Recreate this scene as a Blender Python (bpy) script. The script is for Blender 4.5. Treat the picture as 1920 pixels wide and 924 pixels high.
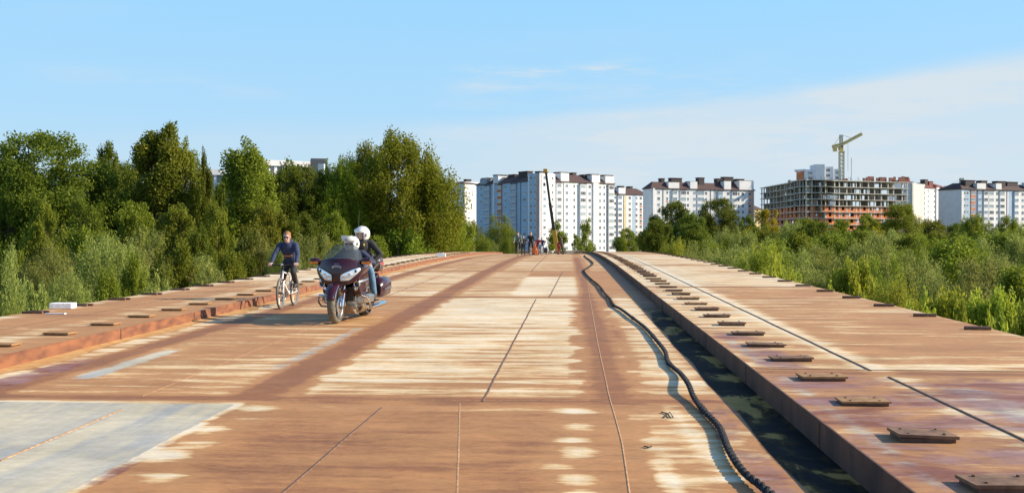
import bpy, math, random
import numpy as np
from mathutils import Vector, Matrix, Euler, Quaternion

for o in list(bpy.data.objects): bpy.data.objects.remove(o)
SC = bpy.context.scene
COL = SC.collection
R = math.radians
PI = math.pi

# ------------------------------------------------------------------ camera
FPX, HORIZON = 1867.0, 447.0
CAM = Vector((0, 0, 1.66))
YAW, PITCH = R(3.22), -math.atan((462 - HORIZON) / FPX)
cd = bpy.data.cameras.new('camera'); cam = bpy.data.objects.new('camera', cd); COL.objects.link(cam)
cam.location = CAM; cam.rotation_euler = (PI / 2 + PITCH, 0, YAW)
cd.sensor_width = 36; cd.lens = 35.0; cd.clip_start = .05; cd.clip_end = 9000
SC.camera = cam

# ------------------------------------------------------------------ sky and sun
SUN_EL, SUN_AZ = 27.5, 86.0          # azimuth clockwise from +Y
w = bpy.data.worlds.new('World'); SC.world = w; w.use_nodes = True
nt = w.node_tree; nt.nodes.clear()
def wn(t, **k):
    n = nt.nodes.new(t)
    for a, b in k.items(): setattr(n, a, b)
    return n
sky = wn('ShaderNodeTexSky', sky_type='NISHITA', sun_disc=False)
sky.sun_elevation = R(SUN_EL); sky.sun_rotation = R(SUN_AZ); sky.altitude = 200
sky.air_density = 1.0; sky.dust_density = 0.6; sky.ozone_density = 1.6
bg = wn('ShaderNodeBackground'); bg.inputs['Strength'].default_value = 0.12
tc = wn('ShaderNodeTexCoord'); mp = wn('ShaderNodeMapping'); mp.inputs['Scale'].default_value = (3.2, 3.2, 20)
mp.inputs['Rotation'].default_value = (0, R(4), 0)
nz = wn('ShaderNodeTexNoise'); nz.inputs['Scale'].default_value = 1.7; nz.inputs['Detail'].default_value = 8; nz.inputs['Roughness'].default_value = .62
mp2 = wn('ShaderNodeMapping'); mp2.inputs['Scale'].default_value = (1.2, 1.2, 7); mp2.inputs['Location'].default_value = (1.3, .4, .2)
nz2 = wn('ShaderNodeTexNoise'); nz2.inputs['Scale'].default_value = 1.5; nz2.inputs['Detail'].default_value = 3
sep = wn('ShaderNodeSeparateXYZ')
def mth(op, a, b=None, clamp=False):
    n = wn('ShaderNodeMath', operation=op, use_clamp=clamp)
    for i, v in enumerate((a, b)):
        if v is None: continue
        if isinstance(v, (int, float)): n.inputs[i].default_value = v
        else: nt.links.new(v, n.inputs[i])
    return n.outputs[0]
def mrange(v, a, b, c=0, d=1):
    n = wn('ShaderNodeMapRange', interpolation_type='SMOOTHSTEP')
    for i, x in enumerate((v, a, b, c, d)):
        if isinstance(x, (int, float)): n.inputs[i].default_value = x
        else: nt.links.new(x, n.inputs[i])
    return n.outputs[0]
nt.links.new(tc.outputs['Generated'], mp.inputs['Vector']); nt.links.new(mp.outputs[0], nz.inputs['Vector'])
nt.links.new(tc.outputs['Generated'], mp2.inputs['Vector']); nt.links.new(mp2.outputs[0], nz2.inputs['Vector'])
nt.links.new(tc.outputs['Generated'], sep.inputs[0])
el = sep.outputs['Z']; sx = sep.outputs['X']
# cloud bank rising to the right: thin cirrus
lim = mth('ADD', mth('MULTIPLY', sx, 0.085), 0.128)
bank = mrange(mth('ADD', mth('SUBTRACT', el, lim), mth('MULTIPLY', mth('SUBTRACT', nz2.outputs[0], .5), .06)), -0.012, 0.010, 1, 0)
low = mrange(el, 0.0, 0.06, .5, 1)
side = mrange(sx, -0.26, 0.04, .2, 1)
cl = mrange(nz.outputs[0], .42, .60)
wisp = mrange(nz2.outputs[0], .55, .78)
cov = mth('MULTIPLY', mth('MULTIPLY', mth('MULTIPLY', bank, low), side), mth('ADD', mth('MULTIPLY', cl, .48), .72))
cov2 = mth('MULTIPLY', mth('MULTIPLY', wisp, cl), mrange(el, .15, .24, .75, 0.0))
# a pair of thin wisps high in the middle
def band(el0, hw, x0, x1, amp):
    b_ = mth('MULTIPLY', mrange(el, el0 - hw, el0), mrange(el, el0, el0 + hw * .8, 1, 0)); b_ = mth('MULTIPLY', b_, mth('MULTIPLY', mrange(sx, x0, x0 + .06), mrange(sx, x1 - .07, x1, 1, 0)))
    return mth('MULTIPLY', b_, mth('MULTIPLY', mrange(nz.outputs[0], .36, .6), amp))
wis = mth('ADD', mth('ADD', band(.166, .014, -.13, .10, 1.5), band(.152, .010, -.14, .05, .8)), mth('ADD', band(.150, .016, -.50, -.30, .22), band(.14, .012, -.36, -.25, .25)))
covt = mth('ADD', mth('ADD', cov, cov2), wis, True)
mix = wn('ShaderNodeMix', data_type='RGBA')
nt.links.new(covt, mix.inputs['Factor'])
SKYTINT = wn('ShaderNodeMix', data_type='RGBA', blend_type='MULTIPLY'); SKYTINT.inputs['Factor'].default_value = 1
nt.links.new(sky.outputs[0], SKYTINT.inputs['A']); SKYTINT.inputs['B'].default_value = (.88, 1.04, 1.12, 1)
vr = wn('ShaderNodeValToRGB'); vr.color_ramp.elements[0].color = (.275, .355, .405, 1); vr.color_ramp.elements[1].color = (.165, .340, .50, 1)
vr.color_ramp.elements[0].position = .02; vr.color_ramp.elements[1].position = .26
e_ = vr.color_ramp.elements.new(.12); e_.color = (.215, .350, .47, 1)
vs_ = wn('ShaderNodeVectorMath', operation='SCALE'); vs_.inputs['Scale'].default_value = 10.
nt.links.new(el, vr.inputs[0]); nt.links.new(vr.outputs[0], vs_.inputs[0])
veil = wn('ShaderNodeMix', data_type='RGBA'); nt.links.new(mrange(el, .16, .62, .93, 0), veil.inputs['Factor'])
nt.links.new(SKYTINT.outputs['Result'], veil.inputs['A']); nt.links.new(vs_.outputs[0], veil.inputs['B'])
nt.links.new(veil.outputs['Result'], mix.inputs['A']); mix.inputs['B'].default_value = (3.35, 3.85, 4.25, 1)
nt.links.new(mix.outputs['Result'], bg.inputs['Color'])
out = wn('ShaderNodeOutputWorld'); nt.links.new(bg.outputs[0], out.inputs['Surface'])

sl = bpy.data.lights.new('sun', 'SUN'); sl.energy = 4.9; sl.angle = R(.53); sl.color = (1, .85, .64)
so = bpy.data.objects.new('sun', sl); COL.objects.link(so)
sdir = Vector((math.sin(R(SUN_AZ)) * math.cos(R(SUN_EL)), math.cos(R(SUN_AZ)) * math.cos(R(SUN_EL)), math.sin(R(SUN_EL))))
so.rotation_euler = sdir.to_track_quat('Z', 'Y').to_euler()
so.location = sdir * 50
SC.view_settings.view_transform = 'Standard'; SC.view_settings.look = 'None'
SC.view_settings.exposure = 0.75; SC.view_settings.gamma = 1
SC.render.engine = 'CYCLES'
SC.cycles.max_bounces = 6; SC.cycles.transparent_max_bounces = 16

# ------------------------------------------------------------------ pixel helpers
FWD = cam.rotation_euler.to_matrix() @ Vector((0, 0, -1)); RGT = cam.rotation_euler.to_matrix() @ Vector((1, 0, 0)); UPV = cam.rotation_euler.to_matrix() @ Vector((0, 1, 0))
def ray(px, py): return FWD + RGT * ((px - 960) / FPX) + UPV * ((462 - py) / FPX)
def at(px, py, D): return CAM + ray(px, py) * D
def zd(y):
    return .0107 * y - .00023 * max(0., y - 35) ** 2
def on_deck(px, py, h=0.):
    """point of the carriageway (raised by h) seen at a pixel of the photograph"""
    r = ray(px, py); t = 2.; prev = None
    while t < 140:
        p = CAM + r * t
        if p.z < zd(p.y) + h:
            a, b = t - .5, t
            for _ in range(30):
                m = (a + b) / 2; p = CAM + r * m
                if p.z < zd(p.y) + h: b = m
                else: a = m
            return CAM + r * b
        t += .5
    return CAM + r * 100

# ------------------------------------------------------------------ materials
MATS = {}
def nodes(m):
    m.use_nodes = True; t = m.node_tree; return t, t.nodes['Principled BSDF']
def mat(name, col, rough=.6, metal=0., var=.12, scale=6., bump=0., spec=.5, coat=0., stretch=(1, 1, 1), col2=None):
    if name in MATS: return MATS[name]
    m = bpy.data.materials.new(name); t, b = nodes(m)
    co = t.nodes.new('ShaderNodeTexCoord'); mpn = t.nodes.new('ShaderNodeMapping'); mpn.inputs['Scale'].default_value = stretch
    n = t.nodes.new('ShaderNodeTexNoise'); n.inputs['Scale'].default_value = scale; n.inputs['Detail'].default_value = 5
    t.links.new(co.outputs['Object'], mpn.inputs[0]); t.links.new(mpn.outputs[0], n.inputs['Vector'])
    cr = t.nodes.new('ShaderNodeValToRGB')
    c2 = col2 or tuple(min(1, c * (1 + var)) for c in col); c1 = col if col2 else tuple(c * (1 - var) for c in col)
    cr.color_ramp.elements[0].position = .35; cr.color_ramp.elements[1].position = .65
    cr.color_ramp.elements[0].color = (*c1, 1); cr.color_ramp.elements[1].color = (*c2, 1)
    t.links.new(n.outputs[0], cr.inputs[0]); t.links.new(cr.outputs[0], b.inputs['Base Color'])
    b.inputs['Roughness'].default_value = rough; b.inputs['Metallic'].default_value = metal
    b.inputs['Specular IOR Level'].default_value = spec; b.inputs['Coat Weight'].default_value = coat
    if bump:
        bp = t.nodes.new('ShaderNodeBump'); bp.inputs['Strength'].default_value = bump; bp.inputs['Distance'].default_value = .02
        t.links.new(n.outputs[0], bp.inputs['Height']); t.links.new(bp.outputs[0], b.inputs['Normal'])
    MATS[name] = m; return m

def leaf_mat(name, col, col2, trans=.48):
    if name in MATS: return MATS[name]
    m = bpy.data.materials.new(name); t, b = nodes(m)
    g = t.nodes.new('ShaderNodeNewGeometry'); at_ = t.nodes.new('ShaderNodeAttribute'); at_.attribute_name = 'tint'
    oi = t.nodes.new('ShaderNodeObjectInfo')
    a = t.nodes.new('ShaderNodeMath'); a.operation = 'MULTIPLY_ADD'; a.inputs[1].default_value = .5
    t.links.new(g.outputs['Random Per Island'], a.inputs[0]); 
    a2 = t.nodes.new('ShaderNodeMath'); a2.operation = 'MULTIPLY'; a2.inputs[1].default_value = .5
    t.links.new(at_.outputs['Fac'], a2.inputs[0]); t.links.new(a2.outputs[0], a.inputs[2])
    mx = t.nodes.new('ShaderNodeMix'); mx.data_type = 'RGBA'
    t.links.new(a.outputs[0], mx.inputs['Factor']); mx.inputs['A'].default_value = (*col, 1); mx.inputs['B'].default_value = (*col2, 1)
    hs = t.nodes.new('ShaderNodeHueSaturation')
    r1 = t.nodes.new('ShaderNodeMapRange'); r1.inputs[3].default_value = .485; r1.inputs[4].default_value = .515
    r2 = t.nodes.new('ShaderNodeMapRange'); r2.inputs[3].default_value = .8; r2.inputs[4].default_value = 1.25
    t.links.new(oi.outputs['Random'], r1.inputs[0]); t.links.new(r1.outputs[0], hs.inputs['Hue'])
    t.links.new(oi.outputs['Random'], r2.inputs[0]); t.links.new(r2.outputs[0], hs.inputs['Value'])
    t.links.new(mx.outputs['Result'], hs.inputs['Color'])
    t.links.new(hs.outputs[0], b.inputs['Base Color']); b.inputs['Roughness'].default_value = .55; b.inputs['Specular IOR Level'].default_value = .12
    tr = t.nodes.new('ShaderNodeBsdfTranslucent'); ms = t.nodes.new('ShaderNodeMixShader'); ms.inputs[0].default_value = trans
    t.links.new(hs.outputs[0], tr.inputs[0]); t.links.new(b.outputs[0], ms.inputs[1]); t.links.new(tr.outputs[0], ms.inputs[2])
    t.links.new(ms.outputs[0], t.nodes['Material Output'].inputs[0])
    MATS[name] = m; return m

def glass_mat(name, tint=(.8, .9, .95), fac=.3, rough=.05):
    if name in MATS: return MATS[name]
    m = bpy.data.materials.new(name); t, b = nodes(m)
    b.inputs['Base Color'].default_value = (*tint, 1); b.inputs['Roughness'].default_value = rough
    n = t.nodes.new('ShaderNodeTexNoise'); n.inputs['Scale'].default_value = 3
    mr = t.nodes.new('ShaderNodeMapRange'); mr.inputs[3].default_value = fac * .8; mr.inputs[4].default_value = fac * 1.2
    t.links.new(n.outputs[0], mr.inputs[0])
    tr = t.nodes.new('ShaderNodeBsdfTransparent'); ms = t.nodes.new('ShaderNodeMixShader')
    tr.inputs[0].default_value = (*[min(1, .85 * c + .1) for c in tint], 1)
    t.links.new(mr.outputs[0], ms.inputs[0]); t.links.new(tr.outputs[0], ms.inputs[1]); t.links.new(b.outputs[0], ms.inputs[2])
    t.links.new(ms.outputs[0], t.nodes['Material Output'].inputs[0])
    MATS[name] = m; return m

# ------------------------------------------------------------------ mesh builder
class MB:
    def __init__(s): s.v = []; s.f = []; s.m = []; s.mi = 0
    def add(s, vs, fs):
        o = len(s.v); s.v += [tuple(v) for v in vs]; s.f += [tuple(i + o for i in f) for f in fs]; s.m += [s.mi] * len(fs); return s
    def box(s, c, d, rot=None, taper=1.):
        x, y, z = d[0] / 2, d[1] / 2, d[2] / 2; vs = []
        for k, t in ((-1, 1), (1, taper)):
            for i, j in ((-1, -1), (1, -1), (1, 1), (-1, 1)):
                p = Vector((i * x * t, j * y * t, k * z))
                if rot is not None: p = rot @ p
                vs.append(p + Vector(c))
        return s.add(vs, [(3, 2, 1, 0), (4, 5, 6, 7), (0, 1, 5, 4), (1, 2, 6, 5), (2, 3, 7, 6), (3, 0, 4, 7)])
    def beam(s, a, b, wd, h=None, up=(0, 0, 1)):
        a, b = Vector(a), Vector(b); d = b - a; L = d.length
        if L < 1e-6: return s
        z = d / L; u = Vector(up)
        if abs(z.dot(u)) > .98: u = Vector((1, 0, 0))
        x = u.cross(z).normalized(); y = z.cross(x)
        M = Matrix((x, y, z)).transposed()
        return s.box((a + b) / 2, (wd, h or wd, L), M)
    def tube(s, pts, r, n=8, cap=True, closed=False, sq=1.):
        pts = [Vector(p) for p in pts]; N = len(pts)
        rs = r if isinstance(r, (list, tuple)) else [r] * N
        vs = []; fs = []; x = None
        for i, p in enumerate(pts):
            if closed: d = pts[(i + 1) % N] - pts[i - 1]
            else: d = pts[min(i + 1, N - 1)] - pts[max(i - 1, 0)]
            d = d.normalized() if d.length > 1e-9 else Vector((0, 0, 1))
            if x is None:
                u = Vector((0, 0, 1)) if abs(d.z) < .9 else Vector((1, 0, 0)); x = u.cross(d).normalized()
            else:
                x = (x - d * x.dot(d)).normalized()
            y = d.cross(x)
            for k in range(n):
                a = 2 * PI * k / n
                vs.append(p + (x * math.cos(a) + y * math.sin(a) * sq) * rs[i])
        M = N if closed else N - 1
        for i in range(M):
            for k in range(n):
                a = i * n + k; b = i * n + (k + 1) % n; j = (i + 1) % N
                fs.append((a, b, j * n + (k + 1) % n, j * n + k))
        if cap and not closed:
            fs.append(tuple(range(n))[::-1]); fs.append(tuple((N - 1) * n + k for k in range(n)))
        return s.add(vs, fs)
    def ball(s, c, r, rot=None, nu=14, nv=9, keep=None):
        r = (r, r, r) if isinstance(r, (int, float)) else r
        c = Vector(c); vs = []; fs = []; dirs = []
        for i in range(nv + 1):
            th = PI * i / nv
            for j in range(nu):
                ph = 2 * PI * j / nu
                d = Vector((math.sin(th) * math.cos(ph), math.sin(th) * math.sin(ph), math.cos(th))); dirs.append(d)
                p = Vector((d.x * r[0], d.y * r[1], d.z * r[2]))
                if rot is not None: p = rot @ p
                vs.append(p + c)
        for i in range(nv):
            for j in range(nu):
                q = (i * nu + j, (i + 1) * nu + j, (i + 1) * nu + (j + 1) % nu, i * nu + (j + 1) % nu)
                if keep:
                    dd = sum((dirs[k] for k in q), Vector()) / 4
                    if not keep(dd.normalized()): continue
                if i == 0: q = (q[0], q[1], q[2])
                if i == nv - 1: q = (q[0], q[1], q[3])
                fs.append(q)
        return s.add(vs, fs)
    def lathe(s, prof, c=(0, 0, 0), axis='z', n=24, rot=None):
        vs = []; fs = []; c = Vector(c)
        for (r, h) in prof:
            for k in range(n):
                a = 2 * PI * k / n; x, y = r * math.cos(a), r * math.sin(a)
                p = Vector({'z': (x, y, h), 'y': (x, h, y), 'x': (h, x, y)}[axis])
                if rot is not None: p = rot @ p
                vs.append(c + p)
        for i in range(len(prof) - 1):
            for k in range(n):
                fs.append((i * n + k, i * n + (k + 1) % n, (i + 1) * n + (k + 1) % n, (i + 1) * n + k))
        return s.add(vs, fs)
    def prism(s, poly, a, b, plane='xz'):
        """outline extruded along the third axis from a to b"""
        def P(u, v, w):
            return {'xz': (u, w, v), 'yz': (w, u, v), 'xy': (u, v, w)}[plane]
        n = len(poly)
        vs = [P(u, v, a) for u, v in poly] + [P(u, v, b) for u, v in poly]
        fs = [tuple(range(n)), tuple(range(n, 2 * n))[::-1]] + [(i, n + i, n + (i + 1) % n, (i + 1) % n) for i in range(n)]
        return s.add(vs, fs)
    def loft(s, rings, cap=True, closed=True):
        n = len(rings[0]); vs = [p for r_ in rings for p in r_]; fs = []
        for i in range(len(rings) - 1):
            for k in range(n if closed else n - 1):
                fs.append((i * n + k, i * n + (k + 1) % n, (i + 1) * n + (k + 1) % n, (i + 1) * n + k))
        if cap: fs.append(tuple(range(n))[::-1]); fs.append(tuple((len(rings) - 1) * n + k for k in range(n)))
        return s.add(vs, fs)
    def mirror_y(s):
        o = len(s.v); s.v += [(x, -y, z) for x, y, z in s.v]; s.f += [tuple(i + o for i in f)[::-1] for f in s.f]; s.m += list(s.m); return s
    def mesh(s, name, mats, smooth=False):
        used = sorted({i for f in s.f for i in f}); mp_ = {i: k for k, i in enumerate(used)}
        me = bpy.data.meshes.new(name); me.from_pydata([s.v[i] for i in used], [], [tuple(mp_[i] for i in f) for f in s.f]); me.update()
        for m in (mats if isinstance(mats, (list, tuple)) else [mats]): me.materials.append(m)
        if any(s.m): me.polygons.foreach_set('material_index', s.m)
        if smooth:
            import bmesh
            bm = bmesh.new(); bm.from_mesh(me); bmesh.ops.remove_doubles(bm, verts=bm.verts, dist=1e-5)
            bmesh.ops.recalc_face_normals(bm, faces=bm.faces); bm.to_mesh(me); bm.free()
            me.polygons.foreach_set('use_smooth', [True] * len(me.polygons))
            try: me.set_sharp_from_angle(angle=R(42))
            except Exception: pass
        else:
            import bmesh
            bm = bmesh.new(); bm.from_mesh(me); bmesh.ops.recalc_face_normals(bm, faces=bm.faces); bm.to_mesh(me); bm.free()
        return me
    def build(s, name, mats, parent=None, smooth=False, bevel=0., **tags):
        o = bpy.data.objects.new(name, s.mesh(name, mats, smooth)); COL.objects.link(o)
        if parent: o.parent = parent
        if bevel:
            b = o.modifiers.new('bevel', 'BEVEL'); b.width = bevel; b.segments = 2; b.limit_method = 'ANGLE'
        for k, v in tags.items(): o[k] = v
        return o
def empty(name, loc=(0, 0, 0), rz=0., label=None, cat=None, group=None):
    o = bpy.data.objects.new(name, None); COL.objects.link(o); o.location = loc; o.rotation_euler = (0, 0, rz)
    o.empty_display_size = .2
    if label: o['label'] = label
    if cat: o['category'] = cat
    if group: o['group'] = group
    return o
def inst(name, mesh, parent=None, loc=(0, 0, 0), rot=(0, 0, 0), scale=(1, 1, 1), **tags):
    o = bpy.data.objects.new(name, mesh); COL.objects.link(o); o.location = loc; o.rotation_euler = rot; o.scale = scale
    if parent: o.parent = parent
    for k, v in tags.items(): o[k] = v
    return o
def copy_tree(o, parent=None):
    c = o.copy(); COL.objects.link(c); c.parent = parent
    for ch in list(o.children): copy_tree(ch, c)
    return c
ORD = ['nearest', 'second nearest', 'third nearest', 'fourth nearest', 'fifth nearest', 'sixth nearest', 'seventh nearest', 'eighth nearest', 'ninth nearest', 'tenth nearest', 'eleventh nearest', 'twelfth nearest', 'thirteenth nearest', 'fourteenth nearest', 'fifteenth nearest', 'sixteenth nearest']
# ================================================================== DECK
GROUND_Z = -6.4
XL, XR = -6.62, 1.89              # carriageway between the kerbs
XLO, XRO = -9.55, 6.1             # outer edges of the raised walkways
HL, HR = .17, .20                 # kerb heights
DECK_END = 101.

def deck_material(name, tone=1., across=True, walk=False):
    m = bpy.data.materials.new(name); t, b = nodes(m); L = t.links.new
    def N(ty, **k):
        n = t.nodes.new(ty)
        for a, c in k.items(): setattr(n, a, c)
        return n
    def M(op, a, c=None, cl=False):
        n = N('ShaderNodeMath', operation=op, use_clamp=cl)
        for i, v in enumerate((a, c)):
            if v is None: continue
            if isinstance(v, (int, float)): n.inputs[i].default_value = v
            else: L(v, n.inputs[i])
        return n.outputs[0]
    co = N('ShaderNodeTexCoord')
    def noise(sc, det=6, loc=(0, 0, 0), rough=.6, dist=0.):
        mpn = N('ShaderNodeMapping'); mpn.inputs['Scale'].default_value = sc; mpn.inputs['Location'].default_value = loc
        L(co.outputs['Object'], mpn.inputs[0]); n = N('ShaderNodeTexNoise'); n.inputs['Scale'].default_value = 1
        n.inputs['Detail'].default_value = det; n.inputs['Roughness'].default_value = rough; n.inputs['Distortion'].default_value = dist
        L(mpn.outputs[0], n.inputs['Vector']); return n.outputs[0]
    a = N('ShaderNodeAttribute'); a.attribute_name = 'wear_shade'
    sp = N('ShaderNodeSeparateColor'); L(a.outputs['Color'], sp.inputs[0])
    st1 = noise((.8, 4.6, 1), 6, (3, 1, 0), .58, .5)      # streaks across the deck
    st2 = noise((1.5, 10, 1), 4, (0, 7, 0), .55, .3)
    big = noise((.7, .42, 1), 5, (9, 2, 0))
    stain = noise((.45, .9, 1), 6, (2, 11, 0), .7, 1.2)
    speck = noise((5, 11, 4), 5, (1, 3, 0), .75)
    fine = noise((14, 22, 8), 6, (0, 0, 0), .7)
    st3 = noise((.10, 3.6, 1), 4, (5, 3, 0), .5, .15)
    streak0 = M('ADD', M('MULTIPLY', M('SUBTRACT', st1, .5), 2.3), M('MULTIPLY', M('SUBTRACT', st2, .5), .8))
    streak = M('ADD', streak0, M('MULTIPLY', M('SUBTRACT', st3, .5), 1.6))
    sgain = N('ShaderNodeMapRange'); sgain.inputs[1].default_value = .22; sgain.inputs[2].default_value = .5; sgain.inputs[3].default_value = .30; sgain.inputs[4].default_value = .64; L(sp.outputs[0], sgain.inputs[0])
    amt = M('ADD', sp.outputs[0], M('ADD', M('MULTIPLY', streak, sgain.outputs[0]), M('ADD', M('MULTIPLY', M('SUBTRACT', big, .5), .6), M('MULTIPLY', M('SUBTRACT', fine, .5), .22))), True)
    cr = N('ShaderNodeValToRGB'); els = cr.color_ramp.elements
    ramp = [(0, (.265, .114, .048)), (.14, (.375, .180, .070)), (.30, (.41, .208, .084)), (.44, (.40, .200, .080)), (.54, (.52, .320, .150)), (.66, (.62, .455, .255)), (.85, (.69, .565, .39)), (1, (.71, .62, .47))]
    els[0].position = 0; els[0].color = (*[c * tone for c in ramp[0][1]], 1); els[1].position = 1; els[1].color = (*[c * tone for c in ramp[-1][1]], 1)
    for p, c in ramp[1:-1]:
        e = els.new(p); e.color = (*[x * tone for x in c], 1)
    L(amt, cr.inputs[0])
    # grey mill-scale sheet
    greyn = noise((2.6, .45, 1), 6, (4, 4, 0), .6, .5)
    grey = N('ShaderNodeValToRGB'); grey.color_ramp.elements[0].position = .38; grey.color_ramp.elements[1].position = .62
    grey.color_ramp.elements[0].color = (.34, .345, .335, 1); grey.color_ramp.elements[1].color = (.53, .475, .35, 1)
    L(greyn, grey.inputs[0])
    gm = N('ShaderNodeMapRange', interpolation_type='SMOOTHSTEP'); gm.inputs[1].default_value = .42; gm.inputs[2].default_value = .60
    L(M('ADD', sp.outputs[1], M('MULTIPLY', M('SUBTRACT', M('ADD', M('MULTIPLY', st1, .6), M('MULTIPLY', speck, .4)), .5), .95)), gm.inputs[0])
    mx = N('ShaderNodeMix', data_type='RGBA'); L(gm.outputs[0], mx.inputs['Factor']); L(cr.outputs[0], mx.inputs['A']); L(grey.outputs[0], mx.inputs['B'])
    # violet bloom on fresh rust
    pm = N('ShaderNodeMapRange', interpolation_type='SMOOTHSTEP'); pm.inputs[1].default_value = .45; pm.inputs[2].default_value = .8; pm.inputs[4].default_value = .85
    pn = noise((.9, 1.9, 1), 6, (7, 0, 2), .65, .6)
    L(M('ADD', sp.outputs[2], M('MULTIPLY', M('SUBTRACT', pn, .5), 1.5)), pm.inputs[0])
    pcol = N('ShaderNodeValToRGB'); pcol.color_ramp.elements[0].color = (.150, .040, .034, 1); pcol.color_ramp.elements[1].color = (.27, .155, .165, 1)
    pcol.color_ramp.elements[0].position = .42; pcol.color_ramp.elements[1].position = .6
    L(noise((1.2, 3.2, 1), 6, (1, 5, 2), .65, .8), pcol.inputs[0])
    mx2 = N('ShaderNodeMix', data_type='RGBA'); L(pm.outputs[0], mx2.inputs['Factor']); L(mx.outputs['Result'], mx2.inputs['A']); L(pcol.outputs[0], mx2.inputs['B'])
    # kerb shadow painted near-black into the gutter colour, broken by ochre islands
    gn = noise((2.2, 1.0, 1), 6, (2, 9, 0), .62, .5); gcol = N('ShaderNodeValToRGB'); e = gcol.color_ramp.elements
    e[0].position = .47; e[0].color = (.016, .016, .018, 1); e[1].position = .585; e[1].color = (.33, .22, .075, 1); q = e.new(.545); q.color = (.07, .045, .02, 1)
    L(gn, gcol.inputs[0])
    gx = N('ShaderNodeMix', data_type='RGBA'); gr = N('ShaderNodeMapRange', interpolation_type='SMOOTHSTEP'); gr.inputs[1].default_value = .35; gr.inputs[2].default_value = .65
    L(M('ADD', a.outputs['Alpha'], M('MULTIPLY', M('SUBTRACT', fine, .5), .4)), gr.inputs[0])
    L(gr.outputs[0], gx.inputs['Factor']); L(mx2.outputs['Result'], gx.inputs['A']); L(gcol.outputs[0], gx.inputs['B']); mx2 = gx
    # small dark spots and grime
    vo = N('ShaderNodeTexVoronoi'); vo.inputs['Scale'].default_value = 2.3; L(co.outputs['Object'], vo.inputs['Vector'])
    sm = N('ShaderNodeMapRange'); sm.inputs[1].default_value = .012; sm.inputs[2].default_value = .03; sm.inputs[3].default_value = .45; sm.inputs[4].default_value = 0; L(vo.outputs['Distance'], sm.inputs[0])
    mx3 = N('ShaderNodeMix', data_type='RGBA'); L(sm.outputs[0], mx3.inputs['Factor']); L(mx2.outputs['Result'], mx3.inputs['A']); mx3.inputs['B'].default_value = (.12, .06, .04, 1)
    fv = N('ShaderNodeMix', data_type='RGBA', blend_type='MULTIPLY'); fv.inputs['Factor'].default_value = 1
    fr = N('ShaderNodeMapRange'); fr.inputs[3].default_value = .80; fr.inputs[4].default_value = 1.2; L(fine, fr.inputs[0])
    stn = N('ShaderNodeMapRange'); stn.inputs[1].default_value = .3; stn.inputs[2].default_value = .7; stn.inputs[3].default_value = .80; stn.inputs[4].default_value = 1.14; L(stain, stn.inputs[0])
    spk = N('ShaderNodeMapRange'); spk.inputs[1].default_value = .3; spk.inputs[2].default_value = .7; spk.inputs[3].default_value = .86; spk.inputs[4].default_value = 1.12; L(speck, spk.inputs[0])
    tot = M('MULTIPLY', fr.outputs[0], M('MULTIPLY', stn.outputs[0], spk.outputs[0]))
    cc = N('ShaderNodeCombineColor')
    for i in range(3): L(tot, cc.inputs[i])
    L(mx3.outputs['Result'], fv.inputs['A']); L(cc.outputs[0], fv.inputs['B'])
    L(fv.outputs['Result'], b.inputs['Base Color'])
    rr = N('ShaderNodeMapRange'); rr.inputs[3].default_value = .55; rr.inputs[4].default_value = .85; L(st1, rr.inputs[0]); L(rr.outputs[0], b.inputs['Roughness'])
    spl = N('ShaderNodeMapRange'); spl.inputs[3].default_value = .32; spl.inputs[4].default_value = .03; L(gr.outputs[0], spl.inputs[0]); L(spl.outputs[0], b.inputs['Specular IOR Level'])
    bp = N('ShaderNodeBump'); bp.inputs['Strength'].default_value = .35; bp.inputs['Distance'].default_value = .006
    L(M('ADD', fine, M('MULTIPLY', st1, 1.5)), bp.inputs['Height']); L(bp.outputs[0], b.inputs['Normal'])
    return m

def sst(a, b, x):
    t = np.clip((x - a) / (b - a), 0, 1); return t * t * (3 - 2 * t)
def rect(X, Y, x0, x1, y0, y1, fx=.15, fy=.3):
    return sst(x0 - fx, x0 + fx, X) * (1 - sst(x1 - fx, x1 + fx, X)) * sst(y0 - fy, y0 + fy, Y) * (1 - sst(y1 - fy, y1 + fy, Y))
def blob2(X, Y, cx, cy, rx, ry):
    return np.exp(-(((X - cx) / rx) ** 2 + ((Y - cy) / ry) ** 2))
def D_(py, h=0.): return (1.66 - h) * FPX / (py - 427.)
def X_(px, py, h=0.): return (px - 1065.) * (1.66 - h) / (py - 427.)

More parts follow.
